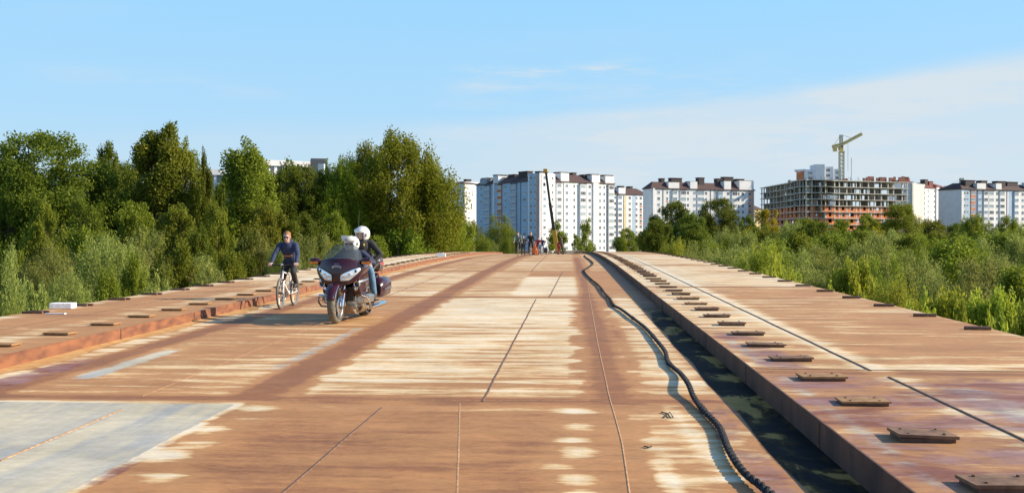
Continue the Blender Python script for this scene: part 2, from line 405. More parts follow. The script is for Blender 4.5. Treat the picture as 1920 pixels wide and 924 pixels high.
def jag(Y, seed, amp, step=.17):
    r = np.random.default_rng(seed); v = r.random(900) ** 1.7; return amp * (np.interp(Y / step + 80 * .5, np.arange(900), v) - .35)
def wear_shade_road(X, Y):
    P = np.full_like(X, .24); G = np.zeros_like(X); V = np.zeros_like(X)
    S = 9.55, 23.7, 37.9, 52., 66., 80.
    # middle cream panel, browner beyond
    P = np.maximum(P, .80 * rect(X - jag(Y, 1, .30) * (X > -1.2) + jag(Y, 2, .16) * (X < -1.2), Y, -2.72, .12, 9.75, 23.5, .08, .10))
    P -= .20 * rect(X, Y, -2.7, .1, 9.7, 11.0, .2, .6); P -= .14 * rect(X, Y, -2.7, .1, 11, 17, .3, 1.5)
    P = np.maximum(P, .50 * rect(X, Y, -2.75, -1.3, 23.9, 37.6, .15, .2))
    P = np.maximum(P, .84 * rect(X, Y, -1.5, .35, 24.0, 34, .25, 1.))
    P = np.maximum(P, .55 * rect(X, Y, -2.6, .4, 38.2, 51.5, .2, .4))
    P = np.maximum(P, .48 * rect(X, Y, -2.6, .4, 52.5, 100, .2, .4))
    # left lane: fine pale streaks
    P = np.maximum(P, .40 * rect(X - jag(Y, 3, .35) * (X > -4.5) + jag(Y, 4, .25) * (X < -4.5), Y, -5.6, -3.3, 9.6, 23.5, .12, .2))
    P += .16 * rect(X, Y, -4.2, -3.35, 10, 13, .15, 1.)
    P = np.maximum(P, .60 * rect(X, Y, -5.5, -3.3, 23.7, 37.6, .12, .2))
    P = np.maximum(P, .46 * rect(X, Y, -5.5, -3.2, 38.2, 100, .12, .2))
    P = np.maximum(P, .66 * rect(X, Y, -6.5, -6.05, 6, 100, .12, .5))
    P = np.maximum(P, .40 * rect(X, Y, -6.6, -6.0, 0, 9, .12, .5))
    # grey sheet front left
    G = np.maximum(G, 1.0 * rect(X, Y, -12, -3.14, -8, 9.23, .10, .10)); P = np.maximum(P, .8 * rect(X, Y, -12, -3.05, -8, 9.33, .05, .05)); V = np.maximum(V, .62 * (rect(X, Y, -3.18, -3.0, -8, 8.0, .05, .6)))
    G = np.maximum(G, .62 * rect(X, Y, -5.55, -5.2, 10.4, 13.5, .1, .6)); G = np.maximum(G, .5 * rect(X, Y, -3.6, -3.3, 11, 17, .08, .8))
    V = np.maximum(V, .75 * rect(X, Y, -6.3, -5.8, 9.8, 12.5, .15, .8))
    # near brown panel: feathered pale licks on its two edges
    P -= .10 * rect(X, Y, -2.9, .4, -6, 9.4, .1, .1)
    for yy, xx, s in ((9.0, .06, 1.), (8.35, .08, .8), (7.75, .02, 1.), (7.35, .08, .9), (6.95, -.1, .8), (6.6, .06, 1.), (6.2, .1, 1.), (5.7, .1, .8)):
        P += .75 * s * blob2(X, Y, xx, yy, .16, .17)
    for yy, xx, s in ((9.0, -2.85, .8), (8.5, -2.78, .7), (8.05, -2.95, .9), (7.55, -2.80, .9), (7.1, -2.9, .9), (6.5, -2.7, .8), (6.0, -2.4, .7), (7.2, -3.02, .6)):
        P += .75 * s * blob2(X, Y, xx, yy, .19, .16)
    P += .22 * rect(X, Y, -2.6, .2, 8.95, 9.25, .3, .06)
    # right strip
    P = np.maximum(P, .62 * rect(X + jag(Y, 5, .30), Y, .72, 1.15, 9.8, 21, .10, .4)); P -= .34 * blob2(X, Y, .8, 15.5, .12, 4.) 
    P = np.maximum(P, .70 * rect(X, Y, .95, 1.55, 9.8, 24, .2, .4))
    P = np.maximum(P, .30 * rect(X, Y, .55, 1.5, 24, 38, .1, .4)); P = np.maximum(P, .5 * rect(X, Y, .8, 1.6, 38, 100, .1, .4))
    P = np.maximum(P, .46 * rect(X + jag(Y, 6, .22), Y, .62, 1.5, -6, 9.5, .08, .1))
    P += .5 * blob2(X, Y, .66, 6.4, .06, .9)
    for k in range(14): P += .5 * blob2(X, Y, .93 + .012 * k, 9.25 - .2 * k, .08, .07)
    V = np.maximum(V, .62 * rect(X, Y, 1.15, 1.5, 3, 9.8, .08, .4))
    # gutter beside the right kerb: mask for the kerb's painted shadow, with ochre islands
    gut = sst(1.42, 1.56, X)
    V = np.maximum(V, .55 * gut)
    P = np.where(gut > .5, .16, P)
    # tracks: brown bands between sheets stay brown
    P -= .35 * rect(X, Y, -3.3, -2.84, 9.5, 100, .1, .1); P -= .3 * rect(X, Y, .28, .62, 9.5, 60, .1, .4)
    P -= .35 * rect(X, Y, -5.98, -5.65, 5, 60, .08, .4)
    for s in S: P -= .25 * np.exp(-((Y - s) / .14) ** 2)
    wear_shade_road.gut = sst(1.44, 1.56, X + .03 * np.sin(Y * 1.9)) * (1 - .62 * sst(13, 24, Y))
    return np.clip(P, -.3, 1.1), G, np.clip(V, 0, 1)
def wear_right(X, Y):
    P = np.full_like(X, .50); G = np.zeros_like(X); V = np.zeros_like(X)
    P = np.where(Y < 10.2, .36, P)
    P += .22 * rect(X, Y, 1.9, 6.2, 24.8, 60, .1, .2); P += .10 * rect(X, Y, 1.9, 3.0, 14, 24, .1, .2)
    P -= .10 * rect(X, Y, 3.2, 6.0, 11, 24, .1, .2)
    V = np.where(Y < 10, .66, .30 * (1 - sst(10, 16, Y))); V = np.maximum(V, .70 * rect(X, Y, 1.9, 2.6, 3, 14.5, .2, .8)); V = np.maximum(V, .45 * blob2(X, Y, 2.2, 7., .8, 4.))
    G = np.maximum(G, .52 * rect(X, Y, 1.95, 2.25, 5, 13.5, .12, .6)); G = np.maximum(G, .60 * rect(X, Y, 3.2, 3.9, 4, 9.6, .3, .5))
    G = np.maximum(G, .45 * rect(X, Y, 2.3, 4, 25, 60, .3, .5))
    P += .35 * rect(X, Y, 2.98, 3.3, 3, 90, .12, .3)
    for s in (10.2, 24.9, 39.3, 53, 67, 81):
        k = np.exp(-((Y - s + .03 * (X - 3)) / .17) ** 2); P -= .55 * k; V -= .7 * k; G -= .6 * k
    return np.clip(P, -.3, 1.1), np.clip(G, 0, 1), np.clip(V, 0, 1)
def wear_left(X, Y):
    P = np.full_like(X, .30) + .18 * sst(18, 30, Y); G = np.zeros_like(X); V = np.zeros_like(X)
    P += .30 * rect(X, Y, -9.6, -9.2, 0, 100, .1, .1) + .22 * rect(X, Y, -7.8, -7.3, 0, 100, .15, .1)
    P += .5 * rect(X, Y, -9.4, -6.8, 27, 60, .3, 2) * .5
    for s in (10.2, 24.9, 39.3, 53, 67, 81): P -= .3 * np.exp(-((Y - s) / .17) ** 2)
    return P, G, V

def sheet(name, x0, x1, h, wear_shade, m, dx=.07, extra=None, m2=None):
    ys = [-30., -12., -4., 0., 2.]
    y = 3.
    while y < DECK_END: ys.append(y); y += max(.05, .0085 * y)
    ys.append(DECK_END); ys = np.array(ys); nx = int((x1 - x0) / dx) + 1; xs = np.linspace(x0, x1, nx)
    XX, YY = np.meshgrid(xs, ys); ZZ = np.array([zd(v) for v in ys])[:, None] + h + 0 * XX
    vs = np.stack([XX, YY, ZZ], -1).reshape(-1, 3); ny = len(ys)
    i, j = np.meshgrid(np.arange(ny - 1), np.arange(nx - 1), indexing='ij'); a = (i * nx + j).ravel()
    fs = np.stack([a, a + 1, a + nx + 1, a + nx], -1)
    me = bpy.data.meshes.new(name)
    me.from_pydata(vs.tolist(), [], fs.tolist()); me.materials.append(m)
    P, G, V = wear_shade(XX.ravel(), YY.ravel())
    at_ = me.attributes.new('wear_shade', 'FLOAT_COLOR', 'POINT'); c = np.stack([P, G, V, getattr(wear_shade, 'gut', np.zeros_like(P))], -1).astype(np.float32)
    at_.data.foreach_set('color', c.ravel()); me.polygons.foreach_set('use_smooth', [True] * len(me.polygons)); me.update()
    o = bpy.data.objects.new(name, me); COL.objects.link(o); o['kind'] = 'structure'; return o

M_road = deck_material('rusted_deck_plate'); M_walk = deck_material('rusted_walkway_plate')
sheet('road', XL, XR, 0., wear_shade_road, M_road)
sheet('walkway_right', XR + .012, XRO, HR, wear_right, M_walk, .1)
sheet('walkway_left', XLO, XL - .012, HL, wear_left, M_walk, .1)

# weld beads between the sheets
M_bead = mat('weld_bead', (.16, .085, .05), .7, 0, .3, 20, .4)
M_beadp = mat('pale_weld_bead', (.42, .24, .12), .7, 0, .3, 20, .4)
def bead_line(mb, pts, wd, h, ht=.006):
    """low ridge following the deck; pts are (X, Y)"""
    P = []
    for (xa, ya), (xb, yb) in zip(pts, pts[1:]):
        n = max(1, int(math.hypot(xb - xa, yb - ya) / .5))
        for k in range(n): P.append((xa + (xb - xa) * k / n, ya + (yb - ya) * k / n))
    P.append(pts[-1]); rings = []
    for i, (x, y) in enumerate(P):
        a = P[max(0, i - 1)]; b = P[min(len(P) - 1, i + 1)]; d = Vector((b[0] - a[0], b[1] - a[1])).normalized(); n = Vector((-d.y, d.x))
        j = (random.random() - .5) * wd * .35; z = zd(y) + h
        rings.append([(x + n.x * (wd / 2 * s + j), y + n.y * (wd / 2 * s + j), z + q) for s, q in ((-1, .001), (-.5, ht), (.5, ht), (1, .001))])
    mb.loft(rings, cap=False, closed=False)
def g2(px, py, h=0.):
    p = on_deck(px, py, h); return (p.x, p.y)
random.seed(3)
b1 = MB()
bead_line(b1, [g2(500, 950), g2(715, 764)], .022, 0)
bead_line(b1, [g2(905, 752), g2(1005, 561)], .026, 0)
bead_line(b1, [(-.45, 23.8), (-.2, 37.8)], .03, 0); bead_line(b1, [(-4.4, 23.8), (-4.5, 60)], .03, 0); bead_line(b1, [(-1.4, 38), (-1.4, 80)], .04, 0)
bead_line(b1, [(XL + .1, 23.75), (1.5, 23.72)], .03, 0); bead_line(b1, [(XL + .1, 37.9), (1.5, 37.9)], .04, 0)
b1.build('weld_seams', M_bead, kind='structure')
b2 = MB()
bead_line(b2, [g2(1195, 960), g2(1180, 924), g2(1166, 830), g2(1150, 770), g2(1140, 735), g2(1120, 640), g2(1106, 560), g2(1096, 500)], .013, 0, .004)
bead_line(b2, [g2(0, 864), g2(228, 768)], .022, 0); bead_line(b2, [g2(857, 940), g2(862, 755)], .014, 0, .002)
bead_line(b2, [(-4.2, 9.6), (-4.35, 23.5)], .014, 0, .003)
bead_line(b2, [g2(529, 749), g2(1112, 751), g2(1300, 765)], .014, 0, .003)
b2.build('pale_weld_seams', M_beadp, kind='structure')
b3 = MB(); xs_ = X_(1920, 826, HR)
bead_line(b3, [(xs_, 2), (xs_, 9.9)], .03, HR, .010); bead_line(b3, [(xs_ - .04, 10.35), (xs_ + .02, 95)], .035, HR, .010)
for s in (10.4, 24.9, 39.3, 53, 67, 81): bead_line(b3, [(XR + .05, s + .03), (XRO - .05, s - .09)], .03, HR)
for s in (10.4, 24.9, 39.3, 53, 67, 81): bead_line(b3, [(XL - .05, s), (XLO + .05, s)], .03, HL)
bead_line(b3, [(-8.3, 4), (-8.3, 95)], .02, HL)
b3.build('walkway_weld_seams', M_bead, kind='structure')

# kerb faces, box girders and piers
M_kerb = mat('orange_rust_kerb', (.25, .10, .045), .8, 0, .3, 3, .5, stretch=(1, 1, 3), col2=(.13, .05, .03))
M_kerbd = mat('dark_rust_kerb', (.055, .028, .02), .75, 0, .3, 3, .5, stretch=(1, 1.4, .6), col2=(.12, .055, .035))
def swept(name, prof, m, y0=-30., y1=DECK_END, **tags):
    rings = []; y = y0
    while True:
        rings.append([(x, y, zd(y) + z) for x, z in prof])
        if y >= y1: break
        y = min(y1, y + 1.5)
    return MB().loft(rings).build(name, m, **tags)
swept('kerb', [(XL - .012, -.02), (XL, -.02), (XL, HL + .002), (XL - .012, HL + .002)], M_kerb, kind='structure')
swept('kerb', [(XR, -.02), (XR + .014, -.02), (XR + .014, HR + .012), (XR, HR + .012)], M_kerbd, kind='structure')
M_och = mat('ochre_rust_dust', (.42, .20, .06), .95, 0, .25, 9, .3, col2=(.50, .30, .12))
rng = random.Random(5); mbx = MB(); rings = []; y = 4.
while y < 95:
    wj = .20 + .09 * math.sin(y * 1.7) + rng.random() * .05
    rings.append([(XL + .001, y, zd(y) + .003), (XL + .001, y, zd(y) + .016), (XL + wj * .5, y, zd(y) + .006), (XL + wj, y, zd(y) + .003)]); y += .25
mbx.loft(rings, cap=False).build('rust_dust', M_och, kind='stuff')
# expansion lips in the kerbs (butt joints)
mbj = MB()
for y in (8.2, 11.1, 14.4, 17.3, 20.6, 24.9, 30, 35, 40):
    mbj.box((XL + .004, y, zd(y) + HL / 2), (.012, .014, HL - .01))
mbj.build('kerb_joints', M_bead, kind='structure')
mbj = MB()
for y in np.arange(4.5, 60, 3.1): mbj.box((XR - .004, y, zd(y) + HR / 2), (.012, .014, HR - .01))
mbj.build('kerb_joints', M_bead, kind='structure')
M_gird = mat('girder_rust', (.20, .10, .06), .8, 0, .3, 1.5, .3)
swept('bridge_girders', [(XLO, HL - .015), (XL - .02, HL - .015), (XL - .02, -.03), (XR + .02, -.03), (XR + .02, HR - .015), (XRO, HR - .015), (XRO, -.12), (XRO - 1.6, -.3), (XRO - 2.2, -1.9), (XR - 1.6, -1.9), (XR - 2.2, -.4), (XL + 2.2, -.4), (XL + 1.6, -1.9), (XLO + 2.2, -1.9), (XLO + 1.6, -.3), (XLO, -.12)], M_gird, kind='structure')
M_conc = mat('pier_concrete', (.36, .34, .31), .85, 0, .15, 1, .2)
for y in (-12, 30, 72):
    p = MB()
    for x in (-6.2, 2.8): p.tube([(x, y, GROUND_Z - .5), (x, y, zd(y) - 2.4)], .7, 20)
    p.box(((XLO + XRO) / 2, y, zd(y) - 2.2), (12.5, 1.6, .6)); p.build('bridge_pier', M_conc, kind='structure')

# ------------------------------------------------ steel pads and bars on the walkways
M_pad = mat('pad_brown_steel', (.11, .055, .032), .75, 0, .35, 9, .5, col2=(.21, .115, .06))
M_pad2 = mat('pad_edge_steel', (.11, .055, .035), .65, 0, .35, 9, .5)
def pad_thing(x, y, h, dims, label, rz=0.):
    t = empty('steel_pad', (x, y, zd(y) + h), rz, label, 'steel pad'); return t
def pad_meshes(L, Wd, H):
    a = MB().box((0, 0, H - .011), (L, Wd, .02)).mesh('plate', M_pad)
    bb = MB().box((-L / 2 + .03, 0, (H - .021) / 2), (.02, Wd - .02, H - .022)).box((L / 2 - .03, 0, (H - .021) / 2), (.02, Wd - .02, H - .022)).box((0, -Wd / 2 + .02, (H - .021) / 2), (L - .08, .014, H - .022)).mesh('web', M_pad2)
    c = MB()
    for i in (-.3, .3):
        for j in (-.3, .3): c.tube([(i * L, j * Wd, H - .0005), (i * L, j * Wd, H + .009)], .013, 8)
    c = MB().tube([(0, 0, -.0005), (0, 0, .009)], .013, 8)
    return a, bb, c.mesh('bolt_head', M_bead)
M_pado = mat('pad_orange_steel', (.26, .13, .05), .8, 0, .3, 9, .5, col2=(.36, .20, .08))
PM = pad_meshes(.42, .27, .048); PL = pad_meshes(.38, .24, .038)
rng = random.Random(11)
ys0 = [D_(905, HR) ] + [7.06 + 1.34 * k for k in range(62)]
ys0[0] = 7.06 - 1.34
for k, y in enumerate([y for y in ys0 if y < 84]):
    lab = (ORD[k] + ' brown bolted steel pad in the row along the right kerb') if k < 16 else 'small far steel pad in the row along the right kerb'
    t = pad_thing(2.44 + rng.uniform(-.015, .015), y + rng.uniform(-.04, .04), HR, None, lab, rng.uniform(-.05, .05)); t['group'] = 'steel pads along the right kerb'
    sc_ = (rng.uniform(.93, 1.08), rng.uniform(.9, 1.1), rng.uniform(.75, 1.15)); t.scale = sc_
    q = inst('plate', PM[0], t, rot=(rng.uniform(-.025, .025), rng.uniform(-.03, .03), 0)); inst('web', PM[1], t)
    if rng.random() < .4: q.material_slots[0].link = 'OBJECT'; q.material_slots[0].material = mat('pad_ochre_steel', (.22, .115, .045), .8, 0, .35, 11, .5, col2=(.34, .19, .08))
    if k < 12:
        for i in (-.3, .3):
            for j in (-.3, .3): inst('bolt_head', PM[2], t, (i * .42, j * .27, .048))
for k in range(44):
    y = 12.2 + 1.36 * k
    lab = (ORD[k] + ' rusty steel pad in the row above the left kerb') if k < 12 else 'small far steel pad in the row above the left kerb'
    t = pad_thing(-7.12 + rng.uniform(-.03, .03), y, HL, None, lab, rng.uniform(-.06, .06)); t['group'] = 'steel pads above the left kerb'
    q = inst('plate', PL[0], t); q.material_slots[0].link = 'OBJECT'; q.material_slots[0].material = M_pado; inst('web', PL[1], t)
# outer pads are pairs of bars
bar = MB().box((0, 0, .022), (.36, .05, .04)).mesh('bar', M_pad2)
tie = MB().box((0, 0, .012), (.1, .2, .02)).mesh('base_plate', M_pad)
for side, x0, h, y0, st, n in (('right', 5.86, HR, 12.5, 2.12, 34), ('left', -9.3, HL, 15.3, 1.62, 40)):
    for k in range(n):
        y = y0 + st * k
        if y > 84: break
        lab = (ORD[k] + f' pair of rusty bars on the outer edge of the {side} walkway') if k < 12 else f'small far pair of rusty bars on the outer edge of the {side} walkway'
        t = empty('steel_bars', (x0, y, zd(y) + h), rng.uniform(-.05, .05), lab, 'steel bars', f'pairs of bars on the outer edge of the {side} walkway')
        inst('bar', bar, t, (-.02, -.07, 0)); inst('bar', bar, t, (.03, .07, 0)); inst('base_plate', tie, t)

# ------------------------------------------------ rope
M_rope = mat('tarred_cable', (.014, .015, .018), .9, 0, .4, 30, .6, spec=.12, col2=(.045, .048, .055))
rp = [(1475, 965), (1430, 918), (1400, 885), (1372, 845), (1345, 800), (1318, 770), (1300, 745), (1292, 720), (1275, 700), (1253, 680), (1246, 658), (1232, 637), (1212, 616), (1196, 603), (1180, 592), (1163, 580), (1149, 572), (1144, 561), (1134, 550), (1124, 536), (1110, 524), (1099, 513), (1096, 506), (1104, 501), (1112, 494), (1106, 488), (1098, 482), (1096, 478.5)]
lift = [.02, .02, .01, .01, 0, 0, .02, .08, .01, 0, .01, .01, 0, 0, .01, .01, 0, 0, .01, .01, 0, 0, 0, 0, 0, 0, 0, 0]
ctrl = []
for (x, y), l in zip(rp, lift):
    p = on_deck(x, y, .03 + l * .6); ctrl.append(Vector((p.x, p.y, zd(p.y) + .032 + l * .6)))
def catmull(P, step):
    out = []
    for i in range(len(P) - 1):
        p0, p1, p2, p3 = P[max(0, i - 1)], P[i], P[i + 1], P[min(len(P) - 1, i + 2)]
        n = max(2, int((p2 - p1).length / step))
        for k in range(n):
            t = k / n; out.append(.5 * ((2 * p1) + (p2 - p0) * t + (2 * p0 - 5 * p1 + 4 * p2 - p3) * t * t + (3 * p1 - p0 - 3 * p2 + p3) * t ** 3))
    out.append(P[-1]); return out
path = catmull(ctrl, .022); rope = MB(); acc = 0.; rj = random.Random(2)
for q in ctrl: q.x += rj.uniform(-.02, .02)
path = catmull(ctrl, .022)
ang = [0.]
for a, b in zip(path, path[1:]): ang.append(ang[-1] + (b - a).length / .19 * 2 * PI)
for s in range(3):
    pts = []
    for i, p in enumerate(path):
        d = (path[min(i + 1, len(path) - 1)] - path[max(0, i - 1)]).normalized(); x = Vector((0, 0, 1)).cross(d).normalized(); y = d.cross(x)
        a = ang[i] * .62 + s * 2 * PI / 3; w_ = .0150 + .006 * max(0, math.sin(ang[i] * .62 / 9.3 + 1.1 * math.sin(ang[i] * .06)) ** 5)
        q = p + (x * math.cos(a) + y * math.sin(a) * .8) * w_; q.z += .002 + .0012 * math.sin(ang[i] * 3.1); pts.append(q)
    rope.tube(pts, .0150, 7)
rope.build('rope', M_rope, smooth=True, label='long thick black twisted rope snaking along the deck beside the right kerb', category='rope')

# small litter
M_twig = mat('twig', (.05, .03, .02), .8)
for (a, b, c), lab in ((((1245, 782), (1256, 772), (1262, 782)), 'tiny bent dark twig beside the rope, upper of two'), (((1240, 772), (1252, 775), (1256, 782)), 'tiny curled dark twig beside the rope, lower of two'), (((1208, 836), (1216, 838), (1222, 836)), 'tiny straight dark twig lying left of the rope near the photo bottom')):
    MB().tube([on_deck(*a, .008), on_deck(*b, .012), on_deck(*c, .008)], .006, 5).build('twig', M_twig, label=lab, category='twig')
M_foam = mat('white_foam', (.78, .79, .80), .8, 0, .06, 20, .2)
p = on_deck(118, 578, HL); q = empty('foam_block', (p.x, p.y, zd(p.y) + HL), R(8), 'white foam block lying on the left walkway edge', 'foam block')
q.scale = (.8, .8, .85)
MB().box((0, 0, .062), (.50, .36, .12)).build('foam_slab', M_foam, q, bevel=.012)
MB().box((0, 0, .006), (.44, .3, .012)).build('base_tray', mat('grey_tray', (.4, .4, .4), .7), q)
p = on_deck(103, 589, HL)
MB().box((0, 0, .012), (.34, .05, .018)).box((.17, 0, .014), (.03, .07, .02)).build('slat', M_foam, label='thin white slat lying on the left walkway below the foam block', category='slat').location = (p.x, p.y, zd(p.y) + HL)
p = on_deck(827, 481, HL)
MB().box((0, 0, .08), (.5, .3, .16)).box((0, 0, .18), (.3, .2, .04)).build('cardboard_box', M_foam, label='small pale box far along the left walkway', category='box').location = (p.x, p.y, zd(p.y) + HL)
# ================================================================== GROUND
M_ground = mat('meadow_ground', (.05, .065, .02), .95, 0, .35, .12, .4, col2=(.10, .10, .035))
g = MB(); gs = []
xs_g = [-3000, -900, -300, -120, -60, -30, 0, 30, 60, 120, 300, 900, 3000]; ys_g = [-600, -100, -30, 0, 30, 60, 104, 112, 150, 190, 240, 500, 1200, 5000]
def gz(x, y):
    z = GROUND_Z
    if 104 <= y <= 190 and -30 <= x <= 30:
        z = zd(DECK_END) - 3.32
    return z
for y in ys_g:
    for x in xs_g: gs.append((x, y, gz(x, y)))
nxg = len(xs_g)
g.add(gs, [(j * nxg + i, j * nxg + i + 1, (j + 1) * nxg + i + 1, (j + 1) * nxg + i) for j in range(len(ys_g) - 1) for i in range(nxg - 1)])
g.build('ground', M_ground, kind='structure')
M_emb = mat('embankment_sand', (.28, .22, .15), .95, 0, .2, .5, .4)
MB().box((-2, 136, (zd(101) - 3.35 + GROUND_Z) / 2), (24, 69, zd(101) - 3.35 - GROUND_Z + .1), taper=1).build('embankment', M_emb, kind='structure')
EZ = zd(101) - 3.3

# ================================================================== APARTMENT BLOCKS
FZ = 3.0
M_wwhite = mat('white_render', (.74, .74, .75), .85, 0, .05, .4)
M_wcream = mat('cream_render', (.66, .62, .54), .85, 0, .05, .4)
M_wgrey = mat('grey_render', (.34, .36, .40), .85, 0, .06, .4)
M_wpink = mat('salmon_render', (.62, .34, .24), .85, 0, .08, .4)
M_wor = mat('orange_render', (.55, .20, .09), .85, 0, .08, .4)
M_wyel = mat('pale_yellow_render', (.68, .56, .30), .85, 0, .06, .4)
M_wblue = mat('shaded_white_and_blue_render', (.40, .52, .66), .85, 0, .06, .4)  # blue panels, and white walls with shade put into the colour
M_roof = mat('brown_roof_tiles', (.075, .042, .04), .8, 0, .25, 1.5, .3, stretch=(1, 1, 4))
M_roofr = mat('red_roof_tiles', (.17, .045, .04), .8, 0, .25, 1.5, .3, stretch=(1, 1, 4))
M_dark = mat('dark_vent', (.05, .04, .042), .8)
M_dgrey = mat('charcoal_cladding', (.09, .10, .12), .7)
M_frame = mat('white_window_frame', (.80, .80, .80), .5)
M_winb = mat('window_glass_dark', (.04, .055, .075), .12, 0, .3, .5, spec=.8)
M_winl = mat('window_glass_sky', (.15, .23, .31), .10, 0, .25, .35, spec=.9)
M_wing = mat('balcony_glass', (.25, .34, .37), .12, 0, .2, .35, spec=.9)
def win_mesh(wd, h, mull, glass):
    m = MB(); m.box((0, -.03, 0), (wd, .06, h)); m.mi = 1
    n = mull; g_ = (wd - .12 * (n + 1)) / n
    for i in range(n):
        m.box((-wd / 2 + .12 + g_ / 2 + i * (g_ + .12), -.055, .06), (g_, .03, h - .28))
    return m.mesh('window', [M_frame, glass])
WIN = {'w': win_mesh(1.5, 1.6, 2, M_winb), 'n': win_mesh(.9, 1.5, 1, M_winb), 'W': win_mesh(2.3, 1.7, 3, M_winl), 'l': win_mesh(1.5, 1.6, 2, M_winl), 'g': win_mesh(2.8, 1.75, 4, M_wing), 'G': win_mesh(3.6, 2.0, 5, M_winl), 't': win_mesh(1.0, 2.2, 2, M_winb)}
WIN['V'] = win_mesh(2.3, 1.7, 3, M_winb); WIN['h'] = win_mesh(2.8, 1.75, 3, M_winb); WRNG = random.Random(6)
WSIZE = {'w': 1.5, 'n': .9, 'W': 2.3, 'l': 1.5, 'g': 2.8, 'G': 3.6, 't': 1.0}

class Block:
    def __init__(s, label, loc, name='apartment_block'):
        s.root = empty(name, loc, 0, label, 'apartment block'); s.o = Vector(loc); s.n = 0; s.rest = []; s.mbs = {}
    def mb(s, part, m):
        k = (part, m.name) if part in ('wall', 'roof') else (part, len(s.mbs))
        if k not in s.mbs: s.mbs[k] = (part, m, MB())
        return s.mbs[k][2]
    def window(s, p, rz, kind):
        if WRNG.random() < .28: kind = {'w': 'l', 'l': 'w', 'W': 'V', 'g': 'h'}.get(kind, kind)
        if s.n < 100:
            o = inst('window', WIN[kind], s.root, p - s.o, (0, 0, rz)); s.n += 1
        else: s.rest.append((p - s.o, rz, kind))
    def wing(s, p0, p1, depth, ztop, wallm=None, cols=(), roof=None, rh=3.0, floors=None, zfirst=None, caps=(), overhang=.5):
        """front facade runs from p0 to p1 (left to right from the bridge)"""
        wallm = wallm or M_wwhite
        p0 = Vector((p0[0], p0[1], 0)); p1 = Vector((p1[0], p1[1], 0)); u = (p1 - p0); Lf = u.length; u /= Lf
        nrm = Vector((u.y, -u.x, 0))
        rz = math.atan2(u.y, u.x); zb = GROUND_Z - .3
        def Q(a, b, z): return p0 + u * a - nrm * b + Vector((0, 0, z)) - s.o
        def pbox(mb, a0, a1, b0, b1, z0, z1):
            vs = [Q(a, b, z) for z in (z0, z1) for a, b in ((a0, b0), (a1, b0), (a1, b1), (a0, b1))]
            mb.add(vs, [(3, 2, 1, 0), (4, 5, 6, 7), (0, 1, 5, 4), (1, 2, 6, 5), (2, 3, 7, 6), (3, 0, 4, 7)])
        pbox(s.mb('wall', wallm), 0, Lf, 0, depth, zb, ztop)
        nf = floors or int((ztop - zb) / FZ)
        for c in cols:
            a, kind = c[0] * Lf, c[1]; colr = c[2] if len(c) > 2 else None; extra = c[3] if len(c) > 3 else None
            if kind == 'fin':                       # projecting pilaster
                pbox(s.mb('pilaster', colr or wallm), a - extra / 2, a + extra / 2, -.55, .1, zb, ztop - .02); continue
            if kind == 'panel':
                pbox(s.mb('colour_panel', colr), a - extra / 2, a + extra / 2, -.04, .1, zb, ztop - .3); continue
            if kind == 'slot':
                pbox(s.mb('downpipe', M_dgrey), a - .16, a + .16, -.12, .1, zb, ztop - .1); continue
            off = 0.
            if len(c) > 4 and c[4]:                 # projecting bay
                off = c[4]; pbox(s.mb('bay', colr or wallm), a - WSIZE[kind] / 2 - .25, a + WSIZE[kind] / 2 + .25, -off, .1, zb, ztop - .9)
                pbox(s.mb('bay_roof', M_dark), a - WSIZE[kind] / 2 - .4, a + WSIZE[kind] / 2 + .4, -off - .15, .1, ztop - .9, ztop - .6)
            for f in range(nf):
                z = ztop - 2.0 - f * FZ
                if z < zb + 3: break
                if extra and f in extra: 
                    if off or colr: pbox(s.mb('colour_panel', colr), a - WSIZE[kind] / 2, a + WSIZE[kind] / 2, -off - .05, 0, z - 1.75, z - .95)
                s.window(p0 + u * a + nrm * (off + .01) + Vector((0, 0, z)), rz, kind)
        if roof:
            ov = overhang; i = min(depth * .42, 5.0)
            vs = [Q(-ov, -ov, ztop), Q(Lf + ov, -ov, ztop), Q(Lf + ov, depth + ov, ztop), Q(-ov, depth + ov, ztop),
                  Q(i * .8, i, ztop + rh), Q(Lf - i * .8, i, ztop + rh), Q(Lf - i * .8, depth - i, ztop + rh), Q(i * .8, depth - i, ztop + rh),
                  Q(-ov, -ov, ztop - .25), Q(Lf + ov, -ov, ztop - .25), Q(Lf + ov, depth + ov, ztop - .25), Q(-ov, depth + ov, ztop - .25)]
            s.mb('roof', roof).add(vs, [(0, 1, 5, 4), (1, 2, 6, 5), (2, 3, 7, 6), (3, 0, 4, 7), (4, 5, 6, 7), (8, 9, 1, 0), (9, 10, 2, 1), (10, 11, 3, 2), (11, 8, 0, 3), (11, 10, 9, 8)])
        for c in caps:                              # (pos, width, extra height, wall material or None, cap height, setback)
            a, cw, h, wm, ch, sb = c; a *= Lf
            if wm:
                pbox(s.mb('parapet_tower', wm), a - cw / 2, a + cw / 2, sb - .3, sb + 4.5, ztop - .5, ztop + h)
                pbox(s.mb('tower_cap', M_dark), a - cw / 2 - .2, a + cw / 2 + .2, sb - .15 + .6, sb + 4.7, ztop + h, ztop + h + ch)
            else:
                pbox(s.mb('chimney', M_dark if not isinstance(ch, tuple) else M_roofr), a - cw / 2, a + cw / 2, sb, sb + 3.0, ztop + .3, ztop + h)
                pbox(s.mb('chimney_cap', M_roof), a - cw / 2 - .2, a + cw / 2 + .2, sb - .2, sb + 3.2, ztop + h, ztop + h + .3)
        return s
